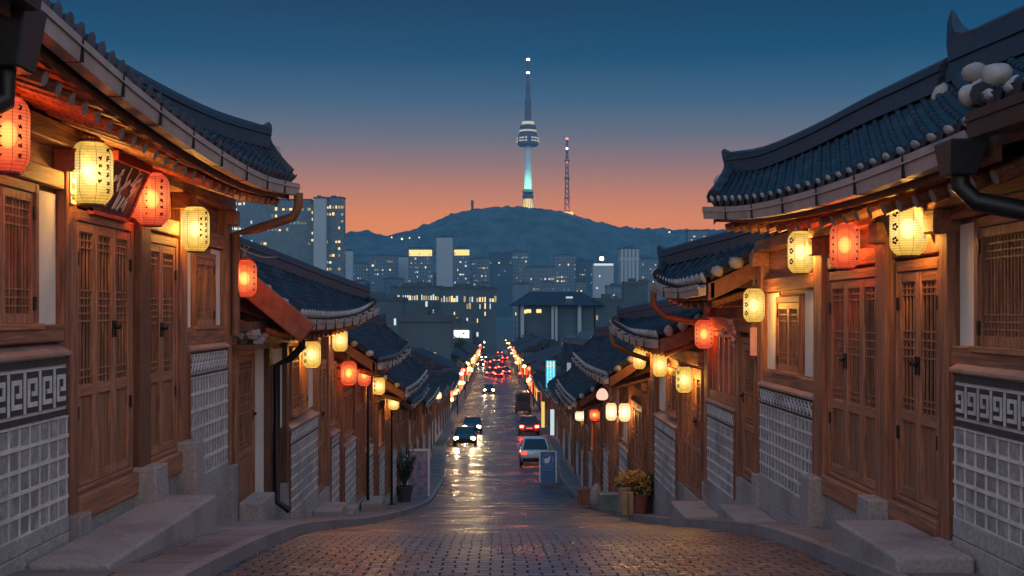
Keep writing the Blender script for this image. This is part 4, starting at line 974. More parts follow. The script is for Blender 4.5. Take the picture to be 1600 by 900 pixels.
city_block(538, 551, 392, 640, 'f_plain', 'slim pale slab right of the lit twin block', rows=0)
city_block(551, 575, 412, 700, 'f_grid', 'squat grey office beside the slim pale slab', rows=9, cols=7, lit=.2, seed=11)
city_block(573, 619, 400, 760, 'f_grid', 'wide grey office with one bright pair of windows', rows=12, cols=12, lit=.18, seed=12, bands=((2,.2,.4,1),(3,.2,.35,1)))
city_block(619, 638, 402, 800, 'f_plain', 'plain block between the wide grey office and the gold topped one', rows=0)
city_block(638, 676, 388, 720, 'f_grid', 'office block crowned by two floors of gold light', rows=13, cols=12, lit=.26, seed=13, cap=(12,'win_gold'))
city_block(682, 707, 371, 600, 'f_plain', 'tall blank pale tower standing alone mid skyline', rows=0)
city_block(709, 734, 388, 780, 'f_grid', 'thin tower with a glowing gold top beside the blank pale tower', rows=14, cols=6, lit=.25, seed=14, cap=(11,'win_gold'))
city_block(734, 766, 404, 820, 'f_grid', 'mid rise office with three white lit floors', rows=12, cols=11, lit=.12, seed=15, bands=((1,.2,.9,.9),(4,.1,.9,.6),(6,0,1,.7)))
city_block(764, 800, 396, 860, 'f_dark', 'dark unlit block below the hilltop mast', rows=10, cols=8, lit=.03, seed=16)
city_block(792, 826, 394, 900, 'f_grid', 'long office with a lit rooftop strip', rows=9, cols=12, lit=.10, seed=17, bands=((0,.1,.9,.8),))
city_block(822, 866, 418, 640, 'f_grid', 'low office with two bright ragged window bands', rows=11, cols=14, lit=.07, seed=18, bands=((1,0,1,.5),(3,.0,1,.85),(6,0,.7,.8)))
city_block(866, 900, 399, 820, 'f_grid', 'grey block with a few orange windows under the lattice mast', rows=12, cols=10, lit=.12, seed=19, bands=((4,.1,.6,.9),(5,.1,.5,.7)))
city_block(898, 926, 408, 880, 'f_dark', 'dim block left of the bright white tower', rows=10, cols=8, lit=.15, seed=20)
wt = city_block(927, 959, 411, 560, 'f_plain', 'bright white tower topped by a line of lights', rows=14, cols=8, lit=.04, seed=21, cap=(4,'win_white'), warm=('win_white',))
mb = MB(); p = at(940, 404, 846); mb.blob(p, 1.7, 1.7, 1.7, 1, rough=0); mb.tube([p-Vector((0,0,4)), p], .35, 6); mb.build('beacon', M['lamp_white'], wt)
city_block(968, 999, 389, 640, 'f_pale', 'tall pale tower with upright ribs and a flat crown', rows=0)
city_block(999, 1034, 405, 760, 'f_grid', 'grey office half hidden behind the right roofs', rows=10, cols=9, lit=.16, seed=22)
city_block(1034, 1085, 398, 800, 'f_grid', 'far office seen just above the dark right eave', rows=8, cols=10, lit=.12, seed=23)
city_block(1075, 1106, 361, 1250, 'f_grid', 'far apartment block high on the right of the hill', rows=6, cols=8, lit=.35, seed=24, warm=('win_white','win_dim'))
rb_ = random.Random(77); place = ['left of the hilltop mast', 'below the hilltop mast', 'below the tall tower', 'below the lattice mast', 'near the ribbed tower']
look = ['narrow far office', 'squat far office', 'stepped far block', 'broad far block']
for k in range(20):
    px = 548+k*25+rb_.uniform(-6, 6); wpx = rb_.uniform(14, 34); yt = rb_.uniform(412, 440) if k % 2 else rb_.uniform(436, 452)
    city_block(px, px+wpx, yt, rb_.uniform(820, 1150) if k % 2 else rb_.uniform(430, 600), ('f_grid','f_dark','f_glass','f_grid')[k % 4], '%s %s with a scatter of dim windows' % (look[(k*3) % 4], place[k//4]), rows=9, cols=max(4, int(wpx/3)), lit=rb_.uniform(.08, .3), seed=100+k, warm=('win_dim','win_dim','win_warm','win_white'), group='small offices filling the far city')
city_block(610, 690, 450, 420, 'f_dark', 'long low block with a row of bright white ground windows', rows=14, cols=22, lit=.12, seed=25, bands=((0,.1,.95,.85),), warm=('win_white','win_dim','win_warm'), depth=14, fh=2.4, hh=.8)
city_block(688, 776, 452, 400, 'f_dark', 'second long low block with bright shop windows left of the hall', rows=14, cols=22, lit=.12, seed=26, bands=((0,0,.3,.9),(0,.5,1,.8),(1,.6,1,.4)), warm=('win_warm','win_white','win_dim'), depth=14, fh=2.4, hh=.8)
city_block(975, 1012, 444, 380, 'f_dark', 'small dark block with a lit corner below the ribbed tower', rows=5, cols=6, lit=.06, seed=27, bands=((3,0,.5,1),), warm=('win_warm','win_white'))
city_block(930, 976, 470, 330, 'f_dark', 'low dark block in front of the bright white tower', rows=3, cols=8, lit=.12, seed=28)
city_block(622, 702, 503, 150, 'f_dark', 'broad dark block looming behind the left roofs', rows=4, cols=12, lit=.3, fh=2.8, seed=29, warm=('win_faint','win_dim'), depth=16)
city_block(556, 628, 470, 260, 'f_dark', 'dark flat roofed block behind the second left house', rows=8, cols=10, lit=.2, seed=30, depth=16)
sb = city_block(702, 737, 513, 230, 'f_dark', 'small shop block with a glaring white front', rows=0, depth=10)
mb = MB(); a = at(704, 528, 229.7); b = at(733, 516, 229.7); mb.box(a.x, b.x, 229.5, 229.9, a.z, b.z); mb.build('lit_front', emitter('glaring_shop_front', (.95,1,.85), 1.6), sb)
# the wide hall with its dark hipped roof
hall = empty('city_hall_building', ((868-CX)*330/F, 338, -14.2), 'wide hall with dark sloping roof and round emblem at the end of the street', 'building', None)
x0, x1 = (812-CX)*330/F, (928-CX)*330/F
mb = MB(); mb.box(x0, x1, 330, 350, -14.4, Zy(476, 330)); mb.build('wall', M['f_dark'], hall)
mb = MB(); za, zb = Zy(477, 330), Zy(455, 330); mb.hexa([(x0-3,327,za),(x1+3,327,za),(x1+3,353,za),(x0-3,353,za)], [(x0+3,338,zb),(x1-3,338,zb),(x1-3,343,zb),(x0+3,343,zb)]); mb.build('roof', M['tile'], hall)
for px in (816, 864, 868, 905): mb = MB(); c = (px-CX)*330/F; mb.box(c-.5, c+.5, 328.6, 329.6, -14.4, Zy(477, 330)); mb.build('column', M['f_plain'], hall)
mb = MB(); p = at(890, 466, 330); mb.lathe((p.x, 331.2, p.z), [(1.0,0),(1.0,.5)], 12); o = mb.build('emblem', emitter('emblem_light', (.8,.9,1), .7), hall); 
for (px, py) in ((819,487), (826,486), (842,486)): q = at(px, py, 329.8); mb = MB(); mb.box(q.x-.7, q.x+.7, 329.7, 330.1, q.z-.5, q.z+.5); mb.build('lit_window', M['win_warm'], hall)

# shops beside the far end of the street, and low roofs round them
M['neon_red'] = emitter('red_shop_glow', (1,.10,.05), 1.1); M['shop_dim'] = emitter('dim_shop_window', (1,.5,.2), .25)
SG = 'small shops along the far street'
shop_pos = ['nearest', 'next', 'third', 'fourth', 'fifth', 'sixth', 'seventh', 'last']
for side in (-1, 1):
    d = 127.0
    for i in range(8):
        ln = 13+i*4; w = 9; x0 = side*(5.3 if i < 4 else 5.0); h = (5.6, 4.6, 6.2, 5.0)[(i+(side > 0)*2) % 4]; zb = g(d+ln/2)
        root = empty('shop_building', (side*(5.3+w/2), d+ln/2, zb), '%s low shop on the far %s side of the street, front lit' % (shop_pos[i], 'left' if side < 0 else 'right'), 'shop', SG)
        mb = MB(); mb.box(x0, x0+side*w, d, d+ln-1, zb-.8, zb+h); mb.build('wall', M['f_dark'], root)
        mb = MB(); xa, xb = x0-side*.7, x0+side*(w+.5); mb.hexa([(xa,d-.4,zb+h),(xb,d-.4,zb+h),(xb,d+ln-.6,zb+h),(xa,d+ln-.6,zb+h)], [(x0+side*w*.4,d-.3,zb+h+2),(x0+side*w*.55,d-.3,zb+h+2),(x0+side*w*.55,d+ln-.7,zb+h+2),(x0+side*w*.4,d+ln-.7,zb+h+2)]); mb.build('roof', M['tile'], root)
        for k in range(int(ln/4)):
            if (k*5+i*3) % 7 in (1,3,4): continue
            q0 = d+.8+k*4; mb = MB(); mb.box(x0-side*.06, x0+side*.02, q0, q0+2.8, zb+.7, zb+3.0); mb.build('shop_window', M[('shop_amber','shop_warm','neon_red','shop_amber','shop_dim')[(k+i*2+(side > 0)) % 5]], root)
            if (k+i) % 3 == 0: mb = MB(); mb.box(x0-side*.9, x0-side*.1, q0+.4, q0+.6, zb+3.0, zb+4.0); mb.build('projecting_sign', M[('shop_amber','lamp_yellow','neon_red')[(k+i//2) % 3]], root)
        d += ln
rnd = random.Random(5); kinds = ['low dark rooftop in the valley left of the street', 'low dark rooftop in the valley right of the street']
for k in range(96):
    side = -1 if k % 2 else 1; d = rnd.uniform(135, 420); x = side*rnd.uniform(17, 26+d*.2); w = rnd.uniform(7, 15); h = rnd.uniform(4, 9)
    root = empty('low_building', (x, d+5, -14.2), kinds[0 if side < 0 else 1], 'building', 'low dark roofs in the left valley' if side < 0 else 'low dark roofs in the right valley')
    mb = MB(); mb.box(x-w/2, x+w/2, d, d+10, -14.4, -14+h); mb.build('wall', M['f_dark'], root)
    mb = MB(); mb.hexa([(x-w/2-.5,d-.5,-14+h),(x+w/2+.5,d-.5,-14+h),(x+w/2+.5,d+10.5,-14+h),(x-w/2-.5,d+10.5,-14+h)], [(x-w/2,d+4.6,-12+h),(x+w/2,d+4.6,-12+h),(x+w/2,d+5.4,-12+h),(x-w/2,d+5.4,-12+h)]); mb.build('roof', M['roof_flat'], root)
    if rnd.random() < .8:
        for q in range(rnd.randint(1, 4)):
            xx = x+rnd.uniform(-w/2+1, w/2-1); mb = MB(); mb.box(xx-.6, xx+.6, d-.08, d+.05, -14+h*.55, -14+h*.55+1.0); mb.build('lit_window', M[rnd.choice(['win_warm','win_dim','win_white'])], root)
# leafy trees in the valley
def tree(x, d, h, label, seed):
    zb = g(d)-.2; root = empty('tree', (x, d, zb), label, 'tree', 'dark trees in the valley'); r = random.Random(seed)
    t = MB(); t.tube([(x,d,zb),(x+.1,d,zb+h*.4),(x-.05,d,zb+h*.75)], [.26,.18,.07], 7)
    for k in range(6):
        a = k*1.05; t.tube([(x,d,zb+h*(.32+.06*k)), (x+math.cos(a)*h*.2, d+math.sin(a)*h*.2, zb+h*(.5+.07*k))], [.1,.03], 5)
    t.build('trunk', M['bark'], root)
    c = MB(); cl = [Vector((x+r.uniform(-.22,.22)*h, d+r.uniform(-.22,.22)*h, zb+h*r.uniform(.42,.92))) for _ in range(14)]
    for k in range(1100):
        q = r.choice(cl); v = Vector((r.gauss(0,1), r.gauss(0,1), r.gauss(0,.8)))*h*.075; p = q+v; s = r.uniform(.12,.3)
        a = Vector((r.uniform(-1,1), r.uniform(-1,1), r.uniform(-1,1))).normalized()*s; b = a.cross(Vector((r.uniform(-1,1), r.uniform(-1,1), r.uniform(-1,1)))).normalized()*s*.6
        c.add([p-a, p-b, p+a, p+b], [(0,1,2,3)])
    c.build('crown', M['leaf_dark'], root)
for i, (x, d, h) in enumerate([(-9.5,168,8),(-8,205,9),(-13,250,11),(-7.5,290,9),(8.5,176,8),(9.5,236,9),(8,320,9),(-20,200,10)]):
    tree(x, d, h, 'dark leafy tree rising above the valley roofs beside the far street', i+3)
# ------------------------------------------------------------------ paper lanterns
LH, LR = .52, .18
def curved(mb, ang, z, da, dz, r, mi=0, n=3):      # small patch of ink hugging the paper
    vs = []
    for k in range(n+1):
        a = ang-da/2+da*k/n
        vs += [(r*math.sin(a), -r*math.cos(a), z-dz/2), (r*math.sin(a), -r*math.cos(a), z+dz/2)]
    mb.add(vs, [(2*k, 2*k+2, 2*k+3, 2*k+1) for k in range(n)], mi)
def stroke(mb, a0, z0, a1, z1, w, r):
    n = 4; vs = []
    d = Vector((a1-a0, (z1-z0)/LR)); L_ = d.length or 1; nx, nz = -d.y/L_*w/2/LR, d.x/L_*w/2
    for k in range(n+1):
        a = a0+(a1-a0)*k/n; z = z0+(z1-z0)*k/n; t = 1-.5*k/n
        vs += [(r*math.sin(a-nx*t), -r*math.cos(a-nx*t), z-nz*t), (r*math.sin(a+nx*t), -r*math.cos(a+nx*t), z+nz*t)]
    mb.add(vs, [(2*k, 2*k+2, 2*k+3, 2*k+1) for k in range(n)])
def paper_profile():
    pr = []; n = 44
    for k in range(n+1):
        t = k/n; z = LH*t
        e = abs(2*t-1)
        r = LR*(.56+.44*(1-max(0, (e-.52)/.48)**2.3)) if e > .52 else LR
        pr.append((r*(1.0 if k % 2 else .985), z))
    return pr
def lantern_master(colour, style):
    root = bpy.data.objects.new('paper_lantern', None); COL.objects.link(root); root.location = (0,0,0)
    mb = MB(); mb.lathe((0,0,0), paper_profile(), 28); 
    mb.f = [f for f in mb.f if len(f) == 4]; mb.m = mb.m[:len(mb.f)]
    sh = mb.build('paper_shade', M['paper_'+colour], root, smooth=True)
    sh.location = (0, 0, 0)
    mb = MB(); mb.lathe((0,0,0), [(.098,-.012),(.104,-.012),(.104,.014),(.098,.014)], 20); mb.build('rim', M['banner_red'] if colour == 'red' else M['wood_dark'], root)
    mb = MB(); mb.lathe((0,0,0), [(.098,LH-.014),(.104,LH-.014),(.104,LH+.022),(.03,LH+.03)], 20); mb.build('rim', M['banner_red'] if colour == 'red' else M['wood_dark'], root)
    mb = MB()
    for k in range(8):
        a = k*math.pi/4+.25; pr = paper_profile(); mb.tube([((r+.002)*math.sin(a), -(r+.002)*math.cos(a), z) for r, z in pr[::4]], .0022, 4, caps=False)
    mb.build('seam', M['ink'], root)
    mb = MB(); r = LR+.004; rnd = random.Random(style*7+3)
    def column(a, z0, z1, n, w):
        for k in range(n):
            zc = z0+(z1-z0)*k/max(1, n-1)
            for q in range(7):
                a0, a1 = a+rnd.uniform(-w, w)/LR*.5, a+rnd.uniform(-w, w)/LR*.5; s = w*.7
                if q % 2: stroke(mb, a-w/LR*rnd.uniform(.1,.5), zc+rnd.uniform(-s, s)*.6, a+w/LR*rnd.uniform(.1,.5), zc+rnd.uniform(-s, s)*.6, .0085, r)
                else: stroke(mb, a0, zc+s*.8*rnd.uniform(.3,1), a1, zc-s*.8*rnd.uniform(.3,1), .010, r)
    if style == 0: column(.85, .44, .10, 6, .045); column(.42, .37, .18, 4, .036)
    elif style == 1: column(.60, .43, .10, 6, .040); column(-.25, .42, .10, 6, .018)
    elif style == 2:                                    # three flower marks and a small column
        for zc in (.40, .27, .14):
            for q in range(5): t = q*2*math.pi/5; curved(mb, -.78+math.cos(t)*.024/LR, zc+math.sin(t)*.026, .027/LR, .024, r)
        column(.95, .36, .17, 5, .014)
    elif style == 3:
        for s, aa in ((0, -.85), (1, .85)): column(aa, .42, .10, 5, .032)
    if len(mb.v): mb.build('writing', M['ink'], root)
    mb = MB(); mb.blob((0,0,.26), .08, .08, .10, 1, n=16, rough=0); mb.build('bulb', M['bulb'], root, smooth=True)
    mb = MB(); mb.blob((0,0,.26), .15, .15, .2, 1, n=16, rough=0); mb.build('inner_glow', M['inner_glow'], root, smooth=True)
    mb = MB(); mb.tube([(0,0,LH+.02),(0,0,LH+.2)], .006, 5)
    for s in (-1, 1): mb.tube([(0,0,LH+.12),(s*.05,0,LH+.16),(s*.07,.0,LH+.19)], .006, 5); mb.tube([(0,0,LH+.12),(s*.035,0,LH+.03)], .006, 5)
    mb.build('cord', M['cord'], root)
    ld = bpy.data.lights.new('lantern_light', 'POINT'); ld.energy = LANTERN_POWER*(1.0 if colour != 'red' else .5); ld.shadow_soft_size = .07
    ld.color = (1, .60, .27) if colour != 'red' else (1, .45, .22)
    lo = bpy.data.objects.new('lantern_light', ld); COL.objects.link(lo); lo.parent = root; lo.location = (0, 0, .26)
    return root
_lm = {}
LG = 'paper lanterns hung along the street'
def lantern(px, py, wpx, hpx, colour, style, label, X=3.52, dd=None):
    d = dd or F*X/abs(px-CX)
    key = (colour, style)
    if key not in _lm: _lm[key] = lantern_master(colour, style); o = _lm[key]
    else: o = copy_tree(_lm[key])
    dia = wpx*d/F; h = hpx*d/F
    o.scale = (dia/(2*LR), dia/(2*LR), h/LH); c = at(px, py, d); o.location = c-Vector((0, 0, h/2)); o.rotation_euler = (0, 0, math.atan2(-(c.x), c.y)*.9)
    tag(o, label, 'lantern', LG)
    # iron hook from the wall or eave
    s = -1 if px < CX else 1
    return o
lantern(12,210,66,118,'red',1,'large red paper lantern cut by the left edge of the picture')
lantern(143,271,65,97,'yellow',0,'large yellow lantern with two columns of brush writing, in front of the dark signboard')
lantern(237,311,54,82,'red',1,'red lantern beside the dark signboard, above the two leaf door')
lantern(305,358,44,70,'yellow',0,'yellow lantern by the last post of the big left house')
lantern(382,435,38,58,'red',3,'red lantern glowing over the red brown gable beam')
lantern(487,554,28,42,'yellow',2,'yellow lantern by the lattice window of the second left house')
lantern(531,531,24,36,'yellow',4,'pale yellow lantern hung highest under the second left eave')
lantern(545,583,25,38,'red',4,'left one of the touching pair of red lanterns on the left row')
lantern(569,585,21,36,'red',3,'right one of the touching pair of red lanterns on the left row')
lantern(592,603,19,27,'yellow',2,'small yellow lantern right of the pair of red lanterns')
lantern(615,630,17,20,'yellow',4,'lowest small yellow lantern on the left row, on a thin pole')
lantern(1419,357,56,85,'yellow',2,'largest yellow lantern on the right, with three flower marks, in front of the tilted frame')
lantern(1320,383,46,72,'red',3,'red lantern on the big right house with writing on both sides')
lantern(1251,394,40,66,'yellow',2,'yellow lantern with three flower marks under the far end of the big right eave')
lantern(1178,477,33,53,'yellow',2,'yellow lantern before the white wall beside the shuttered window', X=3.45)
lantern(1100,522,29,45,'red',3,'single red lantern by the pink lit window')
lantern(1069,593,26,41,'yellow',2,'yellow lantern with flower marks beside the glowing lattice doors')
lantern(1031,570,22,37,'yellow',4,'yellow lantern in the middle of the three above the third right house front')
lantern(999,560,20,33,'yellow',4,'yellow lantern at the outer corner of the third right eave')
lantern(976,644,18,29,'white',4,'right one of the two cream lanterns above the flower tubs')
lantern(955,643,17,28,'white',4,'left one of the two cream lanterns above the flower tubs')
lantern(929,648,16,18,'red',4,'small orange lantern left of the two cream lanterns', X=3.6)
lantern(906,650,15,15,'white',4,'smallest round lamp at the far end of the right lantern row', X=3.6)
lantern(684,618,12,11,'white',4,'small orange lamp under a far left eave', X=3.2)
for o in list(_lm.values()): pass
# pink cone lamp at the fourth right house
pl = empty('wall_lamp', at(941,625,38), 'pink rounded lamp under the eave above the cream lanterns', 'lamp')
mb = MB(); c = at(941,625,38); mb.lathe((c.x, c.y, c.z), [(.08,0),(.17,.04),(.20,.14),(.17,.26),(.09,.36),(.03,.38)], 14); mb.build('lamp_shade', emitter('pink_shade', (1,.50,.38), 1.3), pl)
mb = MB(); mb.tube([(c.x,c.y,c.z+.42),(c.x+.25,c.y,c.z+.5)], .02, 5); mb.build('arm', M['iron'], pl)
# thin poles that carry two of the left lanterns
for (px, py0, py1, lab) in ((575,600,800,'thin dark pole below the right red lantern of the pair'), (612,640,790,'thin dark pole under the lowest yellow lantern on the left')):
    d = F*3.5/abs(px-CX); p0, p1 = at(px, py0, d), at(px, py0, d); mb = MB(); mb.tube([(p0.x,d,g(d)+.1),(p0.x,d,p0.z)], [.045,.03], 8); mb.lathe((p0.x,d,g(d)+.1), [(.11,0),(.10,.06),(.05,.08)], 10); tag(mb.build('lamp_post', M['black_metal']), lab, 'pole')

# ------------------------------------------------------------------ sign boards
def brush(mb, o, ux, uz, u0, w0, u1, w1, wd, off):
    a = o+ux*u0+uz*w0; b = o+ux*u1+uz*w1; n = ux.cross(uz).normalized()
    mb.bar(a+n*off, b+n*off, wd, .004, up=n)
sg = empty('signboard', (-3.6,10.9,.95), 'dark red hanging signboard with pale brush strokes, tilted behind the yellow lantern', 'sign')
o = Vector((-3.72,10.5,.95)); ux = Vector((0.0,1.0,0)); uz = Vector((.22,0,.50)); nn = ux.cross(uz).normalized()
mb = MB(); t = nn*.05; mb.hexa([o,o+ux,o+ux+t,o+t], [o+uz,o+ux+uz,o+ux+uz+t,o+uz+t]); mb.build('board', M['banner'], sg)
mb = MB(); mb.bar(o+uz+t*.5-ux*.02, o+ux*1.02+uz+t*.5, .085, .085); mb.bar(o+ux*1.0+t*.5, o+ux*1.0+uz+t*.5, .05, .07); mb.bar(o+t*.5, o+ux+t*.5, .06, .06); mb.build('edge', M['banner_red'], sg)
mb = MB(); rnd = random.Random(4)
for c in (.22, .50, .78):
    for k in range(9):
        z0 = .1+.8*rnd.random(); x0 = c+rnd.uniform(-.09,.09); brush(mb, o, ux, uz, x0, z0, x0+rnd.uniform(-.10,.10), min(.93, z0+rnd.uniform(-.28,.28)) if z0 > .3 else z0+.25, rnd.uniform(.02,.05), .056)
mb.build('brush_writing', M['white_paint'], sg)
sg = empty('signboard', (3.6,10.4,.4), 'tilted wooden framed board with pale gold marks behind the largest right lantern', 'sign')
o = Vector((3.76,9.75,.60)); ux = Vector((0,1.25,0)); uz = Vector((-.18,0,.46)); nn = uz.cross(ux).normalized(); t = nn*.04
mb = MB(); mb.hexa([o,o+ux,o+ux+t,o+t], [o+uz,o+ux+uz,o+ux+uz+t,o+uz+t]); mb.build('board', material('slate_board', (.10,.10,.10), .7, .3, 6), sg)
mb = MB()
for (a, b) in ((o, o+ux), (o+uz, o+ux+uz), (o, o+uz), (o+ux, o+ux+uz)): mb.bar(a+t*.6, b+t*.6, .07, .08)
mb.build('frame', M['wood_light'], sg)
mb = MB()
for c in (.25, .5, .75):
    for k in range(5): x0 = c+rnd.uniform(-.07,.07); z0 = rnd.uniform(.2,.8); brush(mb, o, ux, uz, x0, z0, x0+rnd.uniform(-.08,.08), min(.9, max(.1, z0+rnd.uniform(-.2,.2))), .03, .046)
mb.build('brush_writing', material('gold_paint', (.5,.36,.12), .5, .2, 6), sg)
# narrow white plate at the left post, cloth tags at the pink window
mb = MB(); p = at(110, 287, 9.86); mb.box(-3.69, -3.665, 9.93, 10.06, p.z-.16, p.z+.16); o_ = mb.build('name_plate', M['white_paint']); tag(o_, 'small narrow white name plate fixed to the post by the large yellow lantern', 'sign')
mb = MB()
for k in range(3): mb.box(-3.664, -3.660, 9.955, 10.035, p.z-.12+k*.09, p.z-.07+k*.09)
mb.build('plate_writing', M['ink'], o_)
pk = material('pink_paper', (.75,.42,.40), .8, .15, 9)
mb = MB(); c = at(1176, 532, 16.9); mb.box(c.x-.17, c.x+.17, 16.28, 16.31, c.z-.20, c.z+.20); o_ = mb.build('notice', pk); tag(o_, 'pale pink notice hanging beside the dark doorway under the fourth right lantern', 'notice')
for (px, py) in ((1150,515), (1158,520), (1180,514), (1143,522)):
    c = at(px, py, 17.6); mb = MB()
    for k in range(24):
        v = Vector((random.gauss(0,.07), random.gauss(0,.05), random.gauss(0,.06)))+c; a = Vector((random.uniform(-1,1),random.uniform(-1,1),random.uniform(-1,1))).normalized()*.05; b = a.cross(Vector((.3,.5,.8))).normalized()*.045
        mb.add([v-a,v-b,v+a,v+b], [(0,1,2,3)])
    tag(mb.build('blossom_cluster', pk), 'pink paper blossom cluster pinned above the pink lit window', 'decoration', 'pink paper blossoms by the window')
# blue sandwich board
sx, sd = (856-CX)*57/F, 57.0; zb = Zy(752, sd); sb_ = empty('sandwich_board', (sx, sd, zb), 'blue folding sandwich board with white emblem and text standing at the right kerb', 'sign')
blue = material('blue_board', (.02,.13,.32), .45, .2, 6); H = 1.48; wd = .40
for s, nm in ((-1, 'front_board'), (1, 'rear_board')):
    mb = MB(); y0, y1 = sd+s*.34, sd+s*.03
    mb.hexa([(sx-wd,y0,zb),(sx+wd,y0,zb),(sx+wd,y0+.03,zb),(sx-wd,y0+.03,zb)], [(sx-wd,y1,zb+H),(sx+wd,y1,zb+H),(sx+wd,y1+.03,zb+H),(sx-wd,y1+.03,zb+H)]); pn = mb.build(nm, blue, sb_)
    fr = MB(); 
    for q in (-1, 1): fr.bar((sx+q*wd,y0,zb), (sx+q*wd,y1,zb+H), .055, .06)
    fr.bar((sx-wd,y1,zb+H), (sx+wd,y1,zb+H), .05, .05); fr.build('frame', M['white_paint'], pn)
def on_board(u, w): return Vector((sx+u*wd, sd-.34+.31*w-.006, zb+H*w))
mb = MB(); 
c = on_board(-.1, .72)
for (u, w, r) in ((-.16,.70,.13), (-.05,.69,.10), (.12,.75,.07), (.18,.81,.05)):
    p = on_board(u, w); k = 10; mb.add([p]+[p+Vector((math.cos(q*2*math.pi/k)*r, -.004+math.sin(q*2*math.pi/k)*r*.21, math.sin(q*2*math.pi/k)*r)) for q in range(k)], [(0, 1+q, 1+(q+1) % k) for q in range(k)])
for k in range(22):
    a = k*2*math.pi/22; mb.bar(on_board(math.cos(a)*.62, .73+math.sin(a)*.17), on_board(math.cos(a+.2)*.62, .73+math.sin(a+.2)*.17), .012, .012)
mb.build('emblem', M['white_paint'], sb_)
mb = MB()
for (w, n, hgt, u0, u1) in ((.50, 16, .035, -.78, .78), (.40, 12, .045, -.65, .55)):
    for k in range(n):
        u = u0+(u1-u0)*k/n; mb.bar(on_board(u, w), on_board(u+(u1-u0)/n*.72, w), hgt*1.6*(.6+.4*((k*7) % 3)/2), .01, up=(0,0,1))
mb.build('text_line', M['white_paint'], sb_)
# framed poster board behind the shrub
pd_ = 47.5; a = at(636, 778, pd_); b = at(670, 703, pd_); zb = g(pd_)+.12; pb = empty('poster_board', ((a.x+b.x)/2, pd_, zb), 'large framed poster board in faded pink and blue behind the potted shrub', 'sign')
mb = MB(); mb.box(a.x, b.x, pd_, pd_+.06, a.z, b.z); mb.build('poster', material('faded_poster', (.55,.36,.36), .6, .3, 5, (1,1,1), col2=(.10,.17,.36), detail=8), pb)
mb = MB()
for (p, q) in (((a.x,a.z),(a.x,b.z)), ((b.x,zb),(b.x,b.z)), ((a.x,b.z),(b.x,b.z)), ((a.x,a.z),(b.x,a.z))): mb.bar((p[0],pd_-.01,p[1]), (q[0],pd_-.01,q[1]), .07, .09)
mb.bar((a.x,pd_,zb), (a.x,pd_,a.z), .07); mb.build('frame', M['white_paint'], pb)
# lit cyan vertical sign and a small white one
cd = 88; a = at(853, 611, cd); b = at(868, 563, cd); cs = empty('vertical_sign', ((a.x+b.x)/2, cd, a.z), 'tall cyan lit sign hanging over the right side of the street', 'sign')
mb = MB(); mb.box(a.x, b.x, cd, cd+.25, a.z, b.z); mb.build('light_box', emitter('cyan_sign', (.02,.45,.75), .8), cs)
mb = MB(); rnd = random.Random(9); m2 = MB()
for r in range(9):
    for c in range(3):
        x = a.x+(b.x-a.x)*(.2+.3*c); z = a.z+(b.z-a.z)*(.07+.105*r); t = m2 if r in (7, 8) else mb
        for k in range(3): t.box(x-.10+rnd.uniform(-.03,.03), x+.10, cd-.03, cd-.004, z-.08+k*.08, z-.05+k*.08)
        t.box(x-.02, x+.02, cd-.034, cd-.031, z-.12, z+.12)
mb.build('glyphs', emitter('pale_cyan_glyph', (.35,.95,1), 1.3), cs); m2.build('glyphs', emitter('cream_glyph', (1,.95,.6), 1.3), cs)
mb = MB(); mb.tube([(b.x,cd+.1,b.z-.3),(5.1,cd+.1,b.z-.3)], .05, 6); mb.tube([(b.x,cd+.1,a.z+.3),(5.1,cd+.1,a.z+.3)], .05, 6); mb.build('bracket', M['black_metal'], cs)
cd = 78; a = at(860, 680, cd); b = at(866, 640, cd); mb = MB(); mb.box(a.x, b.x, cd, cd+.2, a.z, b.z); tag(mb.build('vertical_sign', emitter('pale_sign', (.75,.95,1), .75)), 'narrow pale lit sign on a house front behind the silver car', 'sign')
cd = 95; a = at(846, 668, cd); b = at(851, 628, cd); mb = MB(); mb.box(a.x, b.x, cd, cd+.2, a.z, b.z); tag(mb.build('vertical_sign', emitter('amber_sign', (1,.62,.15), 1.0)), 'narrow amber lit sign left of the pale one', 'sign')
cd = 64; a = at(886, 592, cd); b = at(892, 567, cd); mb = MB(); mb.box(a.x, b.x, cd, cd+.12, a.z, b.z); tag(mb.build('vertical_sign', M['white_paint']), 'small white unlit sign board beside the cyan sign', 'sign')

# ------------------------------------------------------------------ stone steps, pots and plants, boxes
def step(side, X0, X1, d0, d1, zt, label, slope=0.0):
    zb = min(g(d0), g(d1))-.2; mb = MB(); xa, xb = side*X0, side*X1
    mb.hexa([(xa,d0,zb),(xb,d0,zb),(xb,d1,zb),(xa,d1,zb)], [(xa,d0,zt),(xb,d0,zt),(xb,d1,zt-slope),(xa,d1,zt-slope)])
    o = mb.build('stone_step', M['granite_step'], bevel=.025, seg=2); tag(o, label, 'step', 'stone steps before the doors')
step(-1, 3.62, 2.98, 8.9, 12.3, -1.93, 'long worn stone step below the doors of the big left house')
step(1, 3.62, 3.02, 8.7, 10.3, -1.84, 'long worn stone step below the two leaf door of the big right house')
step(-1, 3.64, 3.1, 22.9, 24.0, -3.92, 'small stone step at the second left house, first of two together')
step(-1, 3.64, 3.1, 24.8, 26.0, -4.30, 'small stone step at the second left house, farther of two together')
step(-1, 3.64, 3.1, 31.0, 32.3, -5.1, 'small stone step beside the pole on the left pavement')
step(1, 3.64, 3.05, 18.6, 20.2, -3.28, 'square stone step before the pink windowed house')
step(1, 3.64, 3.12, 14.9, 16.2, -2.68, 'low dark stone step at the foot of the big right house panel')
step(1, 3.64, 3.2, 33.4, 34.6, -5.5, 'small stone step behind the yellow flower tubs')
